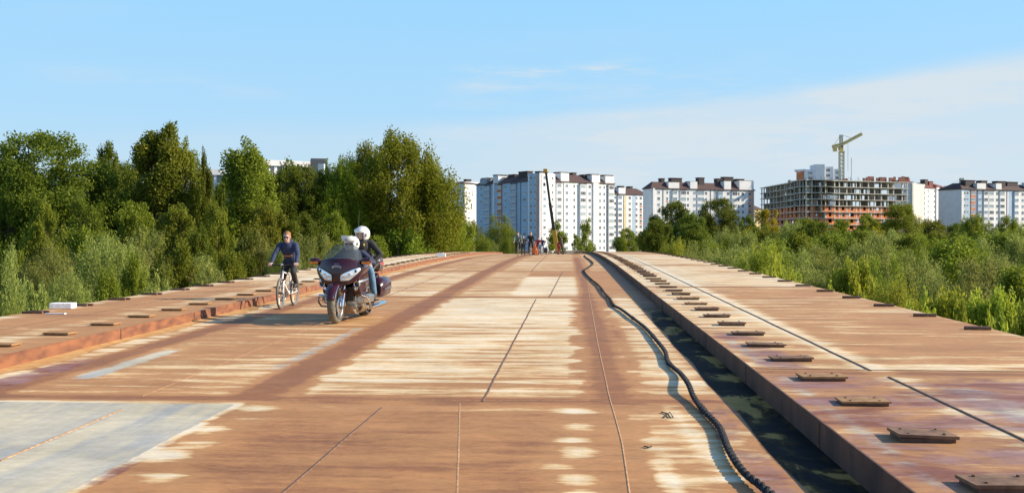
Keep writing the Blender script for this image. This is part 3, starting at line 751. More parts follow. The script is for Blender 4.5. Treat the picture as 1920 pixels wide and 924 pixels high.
    def done(s):
        for part, m, mb in s.mbs.values(): mb.build(part, m, s.root)
        if s.rest:
            me = MB()
            import bmesh
            bm = bmesh.new()
            for p, rz, k in s.rest:
                t = bpy.data.meshes.new('t'); tb = bmesh.new(); tb.from_mesh(WIN[k]); tb.transform(Matrix.Translation(p) @ Matrix.Rotation(rz, 4, 'Z')); tb.to_mesh(t); tb.free(); 
                n0 = len(bm.faces); bm.from_mesh(t); bm.faces.ensure_lookup_table()
                if k in 'WlG':
                    for f in bm.faces[n0:]:
                        if f.material_index == 1: f.material_index = 2
                if k == 'g':
                    for f in bm.faces[n0:]:
                        if f.material_index == 1: f.material_index = 3
                bpy.data.meshes.remove(t)
            t = bpy.data.meshes.new('other_windows'); bm.to_mesh(t); bm.free()
            for m in (M_frame, M_winb, M_winl, M_wing): t.materials.append(m)
            inst('other_windows', t, s.root, kind='stuff')
def gp(px, D):
    p = at(px, HORIZON, D); return (p.x, p.y)
def ztop_at(py, D): return CAM.z + (HORIZON - py) / FPX * D
def base(px, D):
    p = at(px, HORIZON, D); return (p.x, p.y, GROUND_Z)

# --- main block in the middle
b = Block('large white L-shaped ten-storey block with brown roofs behind the mobile crane', base(1000, 430))
W = M_wwhite
b.wing(gp(893, 462), gp(991, 430), 14, ztop_at(343, 445), M_wblue, [  # white facade turned away from the sun, its bluish shade painted as wall colour
    (.10, 'w', None), (.24, 'G', M_wgrey, None, .7), (.36, 'fin', M_wwhite, 1.0), (.47, 'panel', M_wgrey, 3.6), (.47, 'g', M_wor, (1, 2, 3, 4), .35), (.58, 'w'), (.74, 'G', M_wgrey, None, .6), (.86, 'slot'), (.93, 'W')],
    M_roof, 3.2, caps=[(.15, 5, 2.6, M_wgrey, .4, 0), (.40, 4.0, 3.4, M_wwhite, .5, 0), (.30, 2.5, 3.9, None, 0, 2), (.55, 5, 3.6, None, 0, 4), (.80, 6.5, 4.4, None, 0, 3)])
b.wing(gp(990, 425.6), gp(1011.4, 420.3), 1.0, ztop_at(326, 426), M_wblue, [(.26, 'w'), (.86, 'panel', M_wpink, 1.6), (.62, 'n')], None)  # white return wall, shade likewise painted in as pale blue
b.wing(gp(1011.5, 420.5), gp(1041, 427), 7, ztop_at(326, 426), W, [(.12, 'panel', M_wpink, .9), (.32, 'l'), (.84, 'n')], None, caps=[(.5, 3, .8, None, 0, 3), (.85, 4, .9, None, 0, 5)])
b.wing(gp(1040, 429.5), gp(1151, 450), 13, ztop_at(340, 432), W, [
    (.06, 'W', W, None, .8), (.14, 'slot'), (.20, 'l'), (.32, 'n'), (.45, 'g', W, None, .9), (.515, 'panel', M_wgrey, 1.3), (.58, 'l'), (.655, 'fin', W, 1.6), (.70, 'fin', W, 1.2), (.76, 'l'), (.83, 'n'), (.875, 'slot'), (.94, 'g', W, None, .7)],
    M_roof, 3.4, caps=[(.16, 4.6, 3.6, W, .5, 0), (.62, 4.6, 3.4, None, 0, 3), (.68, 4.8, 3.4, W, .5, 0), (.45, 2, 4.2, None, 0, 5), (.92, 5.2, 3.2, W, .6, 0), (.3, 2, 4.0, None, 0, 4)])
b.done()
# --- white gable left of it
b = Block('narrow plain white gable wall between the big trees and the large block', base(875, 505))
b.wing(gp(858, 505), gp(871, 500), 12, ztop_at(341, 500), W, [(.4, 'n')], None, caps=[(.6, 2.4, 1.2, None, 0, 2)])
b.wing(gp(871.2, 497), gp(892, 503), 12, ztop_at(345, 505), W, [(.1, 'panel', M_wcream, 1.5)], M_roof, 1.2)
b.done()
# --- lower block behind
b = Block('lower white block with brown roof between the two large blocks', base(1180, 525))
b.wing(gp(1146, 515), gp(1215, 528), 13, ztop_at(364, 520), W, [
    (.10, 'w'), (.22, 'W', W, None, .6), (.33, 'slot'), (.38, 'panel', M_wyel, 1.2), (.50, 'w'), (.62, 'panel', M_wblue, 2.5), (.68, 'w'), (.80, 'w', M_wor, (1, 2, 3, 4)), (.9, 'l')],
    M_roof, 3.4, caps=[(.28, 4.5, 3.2, W, .3, 0), (.15, 1.5, 4.3, None, 0, 3), (.42, 2.5, 4.2, None, 0, 4), (.7, 2, 4.2, None, 0, 5)])
b.done()
# --- right-hand long block
b = Block('long white block with brown roof right of centre behind the dark tree pair', base(1310, 470))
b.wing(gp(1221, 478), gp(1414, 500), 8, ztop_at(352, 474), W, [
    (.02, 'fin', W, 1.0), (.07, 'l'), (.11, 'slot'), (.15, 'n', M_wor, (1, 2, 3, 5)), (.22, 'W', W, None, .6), (.30, 'g', W, None, .4), (.345, 'w'), (.41, 'w'), (.47, 'G', W, None, .3), (.52, 'w'), (.565, 'slot'),
    (.61, 'panel', M_wgrey, 1.5), (.66, 'W', M_wblue, None, .5), (.74, 'w'), (.80, 'g', M_wwhite, None, .4), (.84, 'w'), (.885, 'w'), (.965, 'panel', M_wpink, 3.2), (.955, 'w')],
    M_roof, 3.3, caps=[(.21, 6, 3.0, W, .3, 0), (.40, 4, 3.6, W, .2, 0), (.73, 4, 4.2, W, .4, 0), (.92, 8.5, 4.6, W, .3, 0), (.14, 1.8, 4.8, None, 0, 3), (.28, 6, 5.2, None, 0, 4), (.50, 3.2, 5.6, None, 0, 2), (.69, 3.0, 5.4, None, 0, 3), (.79, 5.5, 6.4, None, 0, 4), (.92, 4.5, 5.6, None, 0, 5)])
b.done()
b = Block('small yellowish house with brown roof beside the concrete frame', base(1420, 600), 'house')
b.wing(gp(1411, 600), gp(1428, 605), 14, ztop_at(392, 600), M_wyel, [(.3, 'w'), (.7, 'w')], M_roof, 3.4, caps=[(.3, 2.5, 4.6, None, 0, 3)]); b.root['category'] = 'house'
b.done()
# --- right blocks
b = Block('white block with balconies and red roof just right of the concrete frame', base(1735, 590))
b.wing(gp(1690, 560), gp(1711, 562), 12, ztop_at(341, 560), W, [(.3, 't'), (.8, 't')], M_roofr, 1.5, caps=[(.6, 4, 2.6, None, (0,), 2)])
b.wing(gp(1711, 560), gp(1734, 570), 12, ztop_at(345, 566), M_wcream, [(.07, 'panel', M_wgrey, .7), (.97, 't')], None, caps=[(.2, 4, 2.6, None, (0,), 4)])
b.wing(gp(1734, 571), gp(1756, 578), 12, ztop_at(352, 575), W, [(.28, 'n'), (.5, 'panel', M_wcream, .8), (.8, 'n'), (.97, 'slot')], M_roofr, 3.0, caps=[(.4, 3, 4.5, None, 0, 2), (.8, 4, 3.6, None, (0,), 2)])
b.wing(gp(1756, 577), gp(1770, 588), 10, ztop_at(350, 582), W, [(.5, 'W', M_wcream, (3, 4, 5, 7, 8), 1.1)], M_roofr, 2.0)
b.wing(gp(1771, 594), gp(1781, 604), 10, ztop_at(381, 600), M_wgrey, [], None)
b.done()
b = Block('white block with plain grey gable end at the right edge of the photo', base(1850, 480))
b.wing(gp(1803, 468), gp(1990, 494), 14, ztop_at(355, 474), W, [
    (.03, 'n', M_wblue), (.075, 'panel', M_wblue, 6), (.055, 'l'), (.105, 'W', M_wor, (1, 2, 3), .2), (.17, 'W', M_wblue, None, .5), (.22, 'W', W, None, .9), (.285, 'g', W, None, .3), (.345, 'w'), (.39, 'g', W, None, .4), (.44, 'slot'), (.49, 'panel', M_wblue, 4), (.53, 'W', W, None, .6), (.6, 'w'), (.68, 'g', W, None, .5), (.75, 'w'), (.82, 'W', W, None, .5), (.9, 'w')],
    M_roof, 3.0, caps=[(.185, 5.6, 2.8, W, .0, 0), (.355, 3.6, 2.9, W, .3, 0), (.115, 6, 4.0, None, 0, 2), (.25, 4, 4.0, None, 0, 2), (.42, 5.5, 4.0, None, 0, 2), (.55, 7, 3.9, None, 0, 3), (.70, 4, 3.6, W, .3, 0)])
b.done()
# --- left blocks behind the trees
Bw = mat('white_balcony_band', (.78, .78, .78), .8)
def modern(label, px0, px1, D0, D1, top, extra=None):
    b = Block(label, base((px0 + px1) / 2, (D0 + D1) / 2))
    n = max(3, int(abs(gp(px1, D1)[0] - gp(px0, D0)[0]) / 6)); cols = []
    for i in range(n):
        a = (i + .5) / n; cols.append((a, 'G', M_wwhite, None, .9 if i % 2 else .2))
    for i in range(n + 1): cols.append((min(.99, max(.01, i / n)), 'fin', M_wwhite, .8))
    b.wing(gp(px0, D0), gp(px1, D1), 14, ztop_at(top, (D0 + D1) / 2), M_wgrey, cols, None)
    p0, p1 = gp(px0, D0), gp(px1, D1); u = Vector((p1[0] - p0[0], p1[1] - p0[1], 0)); zt = ztop_at(top, (D0 + D1) / 2)
    b.wing(tuple(Vector((*p0, 0)) + Vector((u.y, -u.x, 0)).normalized() * 1.2)[:2], tuple(Vector((*p1, 0)) + Vector((u.y, -u.x, 0)).normalized() * 1.2)[:2], .8, zt + .8, M_wwhite, [], None) if False else None
    rim = b.mb('parapet', M_wwhite); c = (Vector((*p0, 0)) + Vector((*p1, 0))) / 2 - b.o; rot = Matrix.Rotation(math.atan2(u.y, u.x), 3, 'Z'); nn = Vector((u.y, -u.x, 0)).normalized()
    rim.box(c + nn * .4 + Vector((0, 0, zt)), (u.length + .4, 1.2, 1.6), rot)
    for f in range(1, 10):
        z = zt - .4 - f * FZ
        if z < 0: break
        b.mb('floor_band', Bw).box(c + nn * .62 + Vector((0, 0, z)), (u.length, 1.25, .45), rot)
    return b
b = modern('modern white and glass block behind the leftmost dark tree', -40, 200, 300, 300, 337); b.done()
b = modern('long modern white block seen through the gaps between the poplars', 205, 452, 290, 300, 322); b.done()
b = modern('tall modern white block with a charcoal stair tower behind the trees', 470, 606, 285, 295, 307)
b.wing(gp(583, 282), gp(614, 283), 9, ztop_at(297, 282), M_dgrey, [], None)
b.mb('corner_column', M_wwhite).box(Vector((*gp(603, 280.5), ztop_at(380, 281))) - b.o, (1.7, 1.4, (ztop_at(308, 281) - ztop_at(380, 281)) * 2))
b.wing(gp(615, 286), gp(700, 292), 12, ztop_at(322, 288), M_wgrey, [(.2, 'G', M_wwhite, None, .6), (.5, 'G', M_wwhite, None, .6), (.8, 'G')], None)
b.done()

# --- concrete frame under construction
M_cframe = mat('raw_concrete_frame', (.50, .48, .42), .9, 0, .12, .5)
M_brick = mat('orange_block_brick', (.62, .21, .085), .9, 0, .15, 1.2, .2)
M_inner = mat('inner_block_wall', (.40, .37, .33), .9, 0, .2, .4)
M_form = mat('rusty_formwork', (.16, .06, .045), .85, 0, .3, 1.)
cb = Vector(base(1565, 478)); fr = empty('building_frame', cb, 0, 'unfinished concrete frame building with orange brick lower floors under the yellow tower crane', 'construction frame')
CL, CC, CR_ = gp(1427, 545), gp(1511, 468), gp(1702, 490)
ztp = ztop_at(338, 470)
class Parts:
    def __init__(s, name, m): s.n = 0; s.name = name; s.m = m; s.rest = MB()
    def box(s, *a):
        s.n += 1
        if s.n <= 99: MB().box(*a).build(s.name, s.m, fr)
        else: s.rest.box(*a)
    def done(s, other):
        if s.rest.v: s.rest.build(other, s.m, fr, kind='stuff')
slab, colm, brk, inn, form, reb = Parts('floor_slab', M_cframe), Parts('column', M_cframe), Parts('brick_infill', M_brick), Parts('inner_wall', M_inner), Parts('formwork', M_form), Parts('rebar', M_dark)
rng = random.Random(8)
for (a, c, nb) in ((CC, CR_, 15), (CL, CC, 13)):
    a = Vector((*a, 0)); c = Vector((*c, 0)); u = c - a; L = u.length; u /= L; nn = Vector((u.y, -u.x, 0)); rot = Matrix.Rotation(math.atan2(u.y, u.x), 3, 'Z')
    bays = [0] + sorted((i + rng.uniform(-.25, .25)) / nb for i in range(1, nb)) + [1]
    for f in range(0, 11):
        z = ztp - f * FZ
        slab.box(a + u * L / 2 - nn * 6.4 + Vector((0, 0, z)) - cb, (L + .5, 14.2, .30), rot)
        if f == 10 or z - FZ < GROUND_Z: continue
        zc = z - .15 - (FZ - .30) / 2
        for i, t in enumerate(bays):
            colm.box(a + u * L * min(.993, max(.007, t)) - nn * .25 + Vector((0, 0, zc)) - cb, (.5, .5, FZ - .3), rot)
            if i % 2 == 0: colm.box(a + u * L * min(.98, max(.02, t)) - nn * 6 + Vector((0, 0, zc)) - cb, (.5, .5, FZ - .3), rot)
        for i in range(nb):
            t0, t1 = bays[i], bays[i + 1]; wdt = (t1 - t0) * L
            if f >= 4:
                wf = wdt * rng.choice((.20, .26, .30))
                for s_ in (-1, 1):
                    brk.box(a + u * L * (t0 + t1) / 2 + u * s_ * (wdt / 2 - .26 - wf / 2) - nn * .2 + Vector((0, 0, zc)) - cb, (wf, .3, FZ - .34), rot)
                brk.box(a + u * L * (t0 + t1) / 2 - nn * .22 + Vector((0, 0, z - FZ + .15 + .42)) - cb, (wdt - .55, .28, .84), rot)
            # inner walls
            if rng.random() < .72:
                inn.box(a + u * L * (t0 + t1) / 2 - nn * rng.choice((4.5, 7., 7., 9)) + Vector((0, 0, zc)) - cb, (wdt * rng.uniform(.5, 1), .25, FZ - .32), rot)
            if rng.random() < .4:
                inn.box(a + u * L * (t0 + rng.uniform(.1, .9) * (t1 - t0)) - nn * 3.6 + Vector((0, 0, zc)) - cb, (.25, 5.5, FZ - .32), rot)
    if nb == 15:
        for t in np.linspace(.02, .98, 64):
            h = rng.uniform(1.0, 2.2); reb.box(a + u * L * t - nn * rng.uniform(.3, 5) + Vector((0, 0, ztp + .15 + h / 2)) - cb, (.07, .07, h), rot)
        for t, ww, hh in ((.64, 2.2, 2.2), (.67, 3.4, 2.6), (.73, 2.2, 2.0), (.76, 2.4, 2.3), (.80, 2.8, 2.4), (.865, 3.0, 2.2), (.90, 1.2, 2.7), (.935, 2.2, 2.4), (.985, 1.6, 3.0), (.42, 2.4, 1.3), (.60, 1.5, 1.7)):
            form.box(a + u * L * t - nn * rng.uniform(.6, 3.5) + Vector((0, 0, ztp + .15 + hh / 2)) - cb, (ww, .5, hh), rot)
    else:
        for t in np.linspace(.1, .98, 22):
            h = rng.uniform(.6, 1.1); reb.box(a + u * L * t - nn * .3 + Vector((0, 0, ztp + .15 + h / 2)) - cb, (.07, .07, h), rot)
        form.box(a + u * L * .62 - nn * 1 + Vector((0, 0, ztp + .9)) - cb, (2.4, .5, 1.5), rot)
slab.done('floor_slabs'); colm.done('columns'); brk.done('brick_infills'); inn.done('inner_walls'); form.done('formworks'); reb.done('rebars')

b = Block('white stepped top of a building rising behind the concrete frame', base(1540, 560))
def zt(y): return ztop_at(y, 560)
b.wing(gp(1493, 570), gp(1508, 560), 10, zt(320), M_wor, [], None); b.mb('parapet', M_wwhite).box(Vector((*gp(1500, 564), zt(319))) - b.o, (7, 1, 1.2), Matrix.Rotation(-.9, 3, 'Z'))
b.wing(gp(1508, 560), gp(1532, 560), 10, zt(318), M_wwhite, [(.45, 'W'), (.85, 'w')], None)
b.wing(gp(1528, 557), gp(1546, 557), 10, zt(309), M_wwhite, [], None)
b.wing(gp(1546, 559), gp(1562, 559), 10, zt(313), M_wwhite, [(.4, 'W')], None)
b.wing(gp(1562, 560), gp(1577, 560), 10, zt(317), M_wwhite, [(.5, 'W')], None)
b.done()
m = MB(); m.beam((0, 0, 0), (0, 0, 11), .14); m.beam((-.5, 0, 9.5), (.5, 0, 9.5), .1); m.beam((-.3, 0, 10.5), (.3, 0, 10.5), .1)
for i in range(8): m.beam((-.25, 0, i * 1.1), (.25, 0, i * 1.1 + 1.1), .05)
o = m.build('antenna_mast', M_dark, label='thin grey aerial mast above the concrete frame right of the tower crane', category='antenna'); o.location = (*gp(1596, 556), ztop_at(333, 556))
MB().tube([(*gp(1596, 556), GROUND_Z), (*gp(1596, 556), ztop_at(333, 556))], .25, 8).build('mast_base', M_cframe, o).matrix_parent_inverse = o.matrix_basis.inverted()

# --- tower crane
M_cy = mat('crane_pale_yellow', (.72, .55, .22), .6, 0, .1, 1)
M_cw = mat('crane_mast_cream', (.60, .54, .40), .6, 0, .1, 1)
def lattice(mb, a, b, wd, n, th, tri=False):
    a, b = Vector(a), Vector(b); d = (b - a); z = d.normalized(); u = Vector((0, 0, 1)) if abs(z.z) < .9 else Vector((1, 0, 0)); x = u.cross(z).normalized() * wd / 2; y = z.cross(x).normalized() * wd / 2
    cs = [(-1, -1), (1, -1), (1, 1), (-1, 1)] if not tri else [(-1, -.6), (1, -.6), (0, 1)]
    for i, j in cs: mb.beam(a + x * i + y * j, b + x * i + y * j, th)
    for k in range(n):
        for q in range(len(cs)):
            c0 = x * cs[q][0] + y * cs[q][1]; c1 = x * cs[(q + 1) % len(cs)][0] + y * cs[(q + 1) % len(cs)][1]
            mb.beam(a + d * k / n + c0, a + d * (k + 1) / n + c1, th * .6); mb.beam(a + d * k / n + c1, a + d * k / n + c0, th * .6)
D = 500; tb = Vector(base(1577.5, D)); tcn = empty('tower_crane', tb, 0, 'pale yellow tower crane with raised jib standing in the concrete frame', 'tower crane')
def tcp(px, py, d=0): return at(px, py, D + d) - tb
mm = MB(); top = tcp(1577.5, 287); lattice(mm, (0, 0, 0), (0, 0, top.z), 2.0, 26, .40); mm.build('mast', M_cw, tcn)
mm = MB(); mm.box((0, 0, top.z + .4), (2.6, 2.6, .8)); mm.box((0, 0, top.z + 2.0), (1.5, 1.5, 2.6)); mm.box((-.2, -1.2, top.z + 3.0), (1.2, 1.2, 1.6)); mm.build('slewing_unit', M_cy, tcn)
MB().box((-.2, -1.85, top.z + 3.1), (1.0, .1, 1.0)).build('cab_window', M_winb, tcn)
ja, jb = tcp(1574, 274), tcp(1617, 251, -4); mm = MB(); lattice(mm, ja, jb, 1.3, 15, .42, True); mm.build('jib', M_cy, tcn)
ca, cbp = tcp(1561, 276, 1), tcp(1580, 271, 0); mm = MB(); lattice(mm, ca, cbp, 1.5, 6, .45); mm.build('counter_jib', M_cy, tcn)
MB().box(ca + Vector((1.2, 0, -1.2)), (1.8, 1.4, 2.0)).box(ca + Vector((3.6, 0, -1.0)), (1.2, 1.2, 1.5)).build('counterweight', M_cy, tcn)
mm = MB(); lattice(mm, tcp(1577.5, 272), tcp(1577, 253), 1.2, 5, .32); mm.build('tower_head', M_cw, tcn)
mm = MB(); mm.beam(tcp(1577, 253), tcp(1600, 260, -2), .14); mm.beam(tcp(1577, 253), tcp(1562, 275, 1), .14); mm.beam(tcp(1590, 266, -1), tcp(1590, 320, -1), .10); mm.build('tie_cables', M_dark, tcn)
# distant second crane
D2 = 700; tb2 = Vector(base(1803, D2)); tc2 = empty('tower_crane', tb2, 0, 'distant thin tower crane poking above the roof near the right edge', 'tower crane')
mm = MB(); lattice(mm, (0, 0, 0), at(1803, 348, D2) - tb2, 2.4, 20, .5); mm.build('mast', M_cw, tc2)
mm = MB(); lattice(mm, at(1803, 349, D2) - tb2, at(1803, 334, D2) - tb2, 1.8, 5, .6); mm.build('tower_head', M_cw, tc2)
mm = MB(); lattice(mm, at(1770, 350, D2) - tb2, at(1835, 350, D2) - tb2, .9, 16, .16, True); mm.build('jib', M_cy, tc2)
mm = MB(); mm.beam(at(1803, 334, D2) - tb2, at(1775, 350, D2) - tb2, .10); mm.build('tie_cables', M_cy, tc2)
# ================================================================== TREES
M_bark = mat('bark', (.10, .075, .055), .9, 0, .3, 4, .5, stretch=(1, 1, .3))
M_barkl = mat('birch_bark', (.40, .37, .32), .9, 0, .3, 4, .3)
LM = {
 'dark': leaf_mat('leaves_dark_green', (.075, .110, .012), (.195, .230, .026)),
 'olive': leaf_mat('leaves_olive_green', (.135, .175, .014), (.290, .320, .028)),
 'golden': leaf_mat('leaves_golden_green', (.115, .150, .016), (.265, .285, .032)),
 'willow': leaf_mat('leaves_willow_grey', (.190, .225, .050), (.355, .375, .095)),
 'fresh': leaf_mat('leaves_fresh_green', (.130, .180, .018), (.290, .325, .034)),
 'yellow': leaf_mat('leaves_yellow_green', (.24, .25, .014), (.48, .40, .022)),
 'grass': leaf_mat('leaves_undergrowth', (.23, .28, .026), (.42, .42, .050)),
 'rust': leaf_mat('leaves_rusty', (.20, .10, .02), (.30, .17, .04)),
}
def leaf_cloud(C, Rad, N, leaf, asp, seed, upbias=.4, tint=None, droop=0.):
    """C clump centres (n,3), Rad radii (n,3), N leaves in all; leaves are kite-shaped faces filling each clump"""
    r = np.random.default_rng(seed); n = len(C); vol = Rad.prod(1) ** .67; k = r.choice(n, N, p=vol / vol.sum())
    d = r.normal(size=(N, 3)); d /= np.linalg.norm(d, axis=1)[:, None]; rad = r.random(N) ** .45
    rad *= 1 + .35 * r.random(N) ** 3
    P = C[k] + d * rad[:, None] * Rad[k]
    nr = d * .5 + r.normal(size=(N, 3)) * .7 + np.array([0, 0, upbias]); nr /= np.linalg.norm(nr, axis=1)[:, None]
    a = r.normal(size=(N, 3)); a[:, 2] += droop; a -= nr * (a * nr).sum(1)[:, None]; a /= np.linalg.norm(a, axis=1)[:, None]; b = np.cross(nr, a)
    s = leaf * (.6 + .8 * r.random(N)); L = a * (s * .5)[:, None]; Wd = b * (s * .5 * asp)[:, None]
    V = np.stack([P - L, P + Wd - L * .1, P + L, P - Wd - L * .1], 1).reshape(-1, 3)
    return V, k
def leaf_mesh(name, V, tint, m):
    N = len(V) // 4; me = bpy.data.meshes.new(name)
    me.vertices.add(4 * N); me.vertices.foreach_set('co', V.astype(np.float32).ravel())
    me.loops.add(4 * N); me.loops.foreach_set('vertex_index', np.arange(4 * N, dtype=np.int32))
    me.polygons.add(N); me.polygons.foreach_set('loop_start', np.arange(0, 4 * N, 4, dtype=np.int32)); me.polygons.foreach_set('loop_total', np.full(N, 4, np.int32))
    a = me.attributes.new('tint', 'FLOAT', 'POINT'); a.data.foreach_set('value', np.repeat(tint, 4).astype(np.float32))
    me.materials.append(m); me.update(calc_edges=True); return me

def tree_proto(kind, seed):
    """crown and trunk meshes in metres, root at the origin"""
    r = np.random.default_rng(seed); limbs = []
    S = {  # height, radius, clumps, clump radius, leaf count, leaf size, aspect, material
     'broad':  (16, 6.2, 250, (1.2, 1.2, .85), 74000, .24, .55, 'dark'),
     'poplar': (17, 2.9, 150, (.70, .70, 1.05), 50000, .21, .6, 'golden'),
     'dense':  (17, 5.3, 340, (.86, .86, 1.25), 90000, .22, .55, 'olive'),
     'medium': (11, 3.6, 130, (.85, .85, .75), 42000, .22, .55, 'dark'),
     'yellow': (11, 3.6, 90, (.85, .85, .7), 26000, .22, .6, 'yellow'),
     'willow': (7.5, 3.4, 170, (.55, .55, .80), 42000, .17, .30, 'willow'),
     'fresh':  (7.5, 2.6, 110, (.5, .5, .85), 28000, .18, .45, 'fresh'),
     'sapling': (6.0, 1.3, 44, (.30, .30, .75), 12000, .17, .40, 'fresh'),
     'birch':  (9, 1.7, 44, (.5, .5, .6), 7000, .22, .6, 'fresh'),
     'bush':   (4.5, 3.0, 110, (.5, .5, .55), 28000, .18, .45, 'grass'),
    }[kind]
    H, RR, nc, cr, NL, leaf, asp, lm = S; C = []; Rd = []
    ph = r.uniform(0, 6.28, 6)
    def prof(h, az):      # envelope radius at relative height h
        if kind == 'broad': e = math.sin(PI * min(1, max(0, (h - .10) / .93))) ** .42
        elif kind == 'poplar': e = (min(1, max(0, (h - .08) / .25)) ** .6) * (1 - max(0, h - .35) / .67) ** .42
        elif kind == 'dense': e = (min(1, (h + .12) / .3) ** .5) * (1 - (max(0, h - .35) / .67) ** 2.6) ** .5 if h < 1.02 else 0
        elif kind in ('medium', 'yellow'): e = math.sin(PI * min(1, max(0, (h - .05) / .98))) ** .6
        elif kind == 'willow': e = (min(1, (h + .25) / .4) ** .5) * (1 - (max(0, h - .3) / .72) ** 2) ** .55 if h < 1 else 0
        elif kind in ('fresh', 'sapling'): e = (min(1, (h + .1) / .35) ** .5) * (1 - (max(0, h - .25) / .76) ** 1.7) ** .6
        elif kind == 'birch': e = (min(1, max(0, (h - .15) / .3))) * (1 - max(0, h - .5) / .52) ** .6
        else: e = (1 - h ** 2) ** .5
        lump = 1 + .20 * math.sin(2 * az + ph[0] + 5 * h) + .16 * math.sin(3 * az + ph[1] - 9 * h) + .12 * math.sin(5 * az + ph[2] + 14 * h)
        if kind == 'broad': lump = 1 + (lump - 1) * .45
        return RR * max(0, e) * lump
    tops = []
    if kind in ('dense', 'willow', 'bush', 'poplar', 'fresh'):
        # several leading shoots make an uneven top
        for i in range({'dense': 11, 'willow': 9, 'bush': 6, 'poplar': 6, 'broad': 12, 'fresh': 6}[kind]):
            az = r.uniform(0, 2 * PI); q = RR * r.random() ** .5 * .8; tops.append((q * math.cos(az), q * math.sin(az), r.uniform(.84, 1.03) * (1 - .25 * (q / RR) ** 2)))
    while len(C) < nc:
        h = r.uniform(.03 if kind in ('willow', 'bush', 'fresh', 'sapling', 'dense') else .13, 1.); az = r.uniform(0, 2 * PI); q = prof(h, az) * (.25 + .75 * r.random() ** .55)
        if kind in ('broad', 'medium', 'yellow') and q < prof(h, az) * .45 and r.random() < (.6 if kind != 'broad' else .15): continue
        x, y, z = q * math.cos(az), q * math.sin(az), h * H
        if tops and h > .72:
            t = tops[r.integers(len(tops))]; f = (h - .72) / .28; x = x * (1 - f * .45) + t[0] * f * .6; y = y * (1 - f * .45) + t[1] * f * .6; z = min(z, t[2] * H)
        C.append((x, y, z)); k = r.uniform(.6, 1.35) * (1 if h < .8 else .72); Rd.append([c * k for c in cr])
        if r.random() < (.5 if kind != 'dense' else .3): limbs.append((x, y, z))
    C = np.array(C); Rd = np.array(Rd)
    V, k = leaf_cloud(C, Rd, NL, leaf, asp, seed + 5, .35, droop=-.5 if kind == 'willow' else .5)
    cl_t = r.random(nc); tint = np.clip(cl_t[k] * .8 + .2 * r.random(NL), 0, 1)
    # sparse outlying sprays
    me = leaf_mesh('crown', V, tint, LM[lm])
    tr = MB(); bark = M_barkl if kind == 'birch' else M_bark
    nt_ = {'broad': 2, 'dense': 4, 'willow': 6, 'bush': 6, 'fresh': 4}.get(kind, 1); stems = []
    for i in range(nt_):
        az = 2 * PI * i / nt_ + r.uniform(-.4, .4); sp = (0 if nt_ == 1 else RR * r.uniform(.15, .45)); b0 = .0 if nt_ == 1 else .25
        hh = H * (.86 if nt_ == 1 else r.uniform(.6, .85)); pts = []
        for j in range(7):
            f = j / 6; pts.append(Vector((b0 * math.cos(az) + sp * f ** 1.1 * math.cos(az) + r.normal() * .06 * f * RR * .4, b0 * math.sin(az) + sp * f ** 1.1 * math.sin(az) + r.normal() * .06 * f * RR * .4, hh * f)))
        r0 = H * .016 / (1 if nt_ < 3 else 1.7) + .02; tr.tube(pts, [r0 * (1 - .85 * j / 6) for j in range(7)], 7); stems.append((pts, r0))
    for L_ in limbs[:60]:
        p = Vector(L_); pts, r0 = min(stems, key=lambda s: (s[0][4].xy - p.xy).length)
        f = max(.1, min(.8, (p.z - .28 * p.xy.length - .8) / (pts[-1].z + .01))); i = int(f * 6); q = pts[i].lerp(pts[min(6, i + 1)], f * 6 - i)
        if p.z < q.z: q = pts[0].lerp(pts[1], .5) if p.z > 1 else pts[0]
        mid = q.lerp(p, .5) + Vector((0, 0, -.05 * (p - q).length)); rb = r0 * (1 - .85 * f) * .5
        tr.tube([q, mid, p], [rb, rb * .6, .012], 5)
    q = V[::4]; H2 = np.percentile(q[:, 2], 99.93); R2 = np.percentile(np.hypot(q[:, 0], q[:, 1]), 95)
    return me, tr.mesh('trunk', bark, True), H2, R2
PROTO = {}
def proto(kind, v):
    if (kind, v) not in PROTO: PROTO[(kind, v)] = tree_proto(kind, (sum(map(ord, kind)) * 7 + v * 13) % 9973)
    return PROTO[(kind, v)]
NAMES = {'broad': 'broadleaf_tree', 'poplar': 'poplar_tree', 'dense': 'poplar_tree', 'medium': 'broadleaf_tree', 'yellow': 'maple_tree', 'willow': 'willow_shrub', 'fresh': 'leafy_shrub', 'sapling': 'sapling', 'birch': 'birch_tree', 'bush': 'bush'}
CATS = {'willow': 'shrub', 'fresh': 'shrub', 'bush': 'shrub', 'sapling': 'sapling'}
trng = random.Random(77)
KEEP_OUT = lambda x, y, r: (XLO - r * .75 < x < XRO + r * .75 and -20 < y < 106)
WID = {}
def plant(kind, v, px, top, wpx, D, label, group=None, gmat=None):
    me, tr, H, RR = proto(kind, v); p = at(px, top, D); h = p.z - GROUND_Z; wr = wpx * D / FPX / 2
    t = empty(NAMES[kind], (p.x, p.y, GROUND_Z), trng.uniform(0, 6.28), label, CATS.get(kind, 'tree'), group)
    s = (wr / RR * WID.get(kind, 1.), wr / RR * WID.get(kind, 1.), h / H)
    c = inst('crown', me, t, scale=s); inst('trunk', tr, t, scale=s)
    if gmat:
        c.material_slots[0].link = 'OBJECT'; c.material_slots[0].material = LM[gmat]
    return t
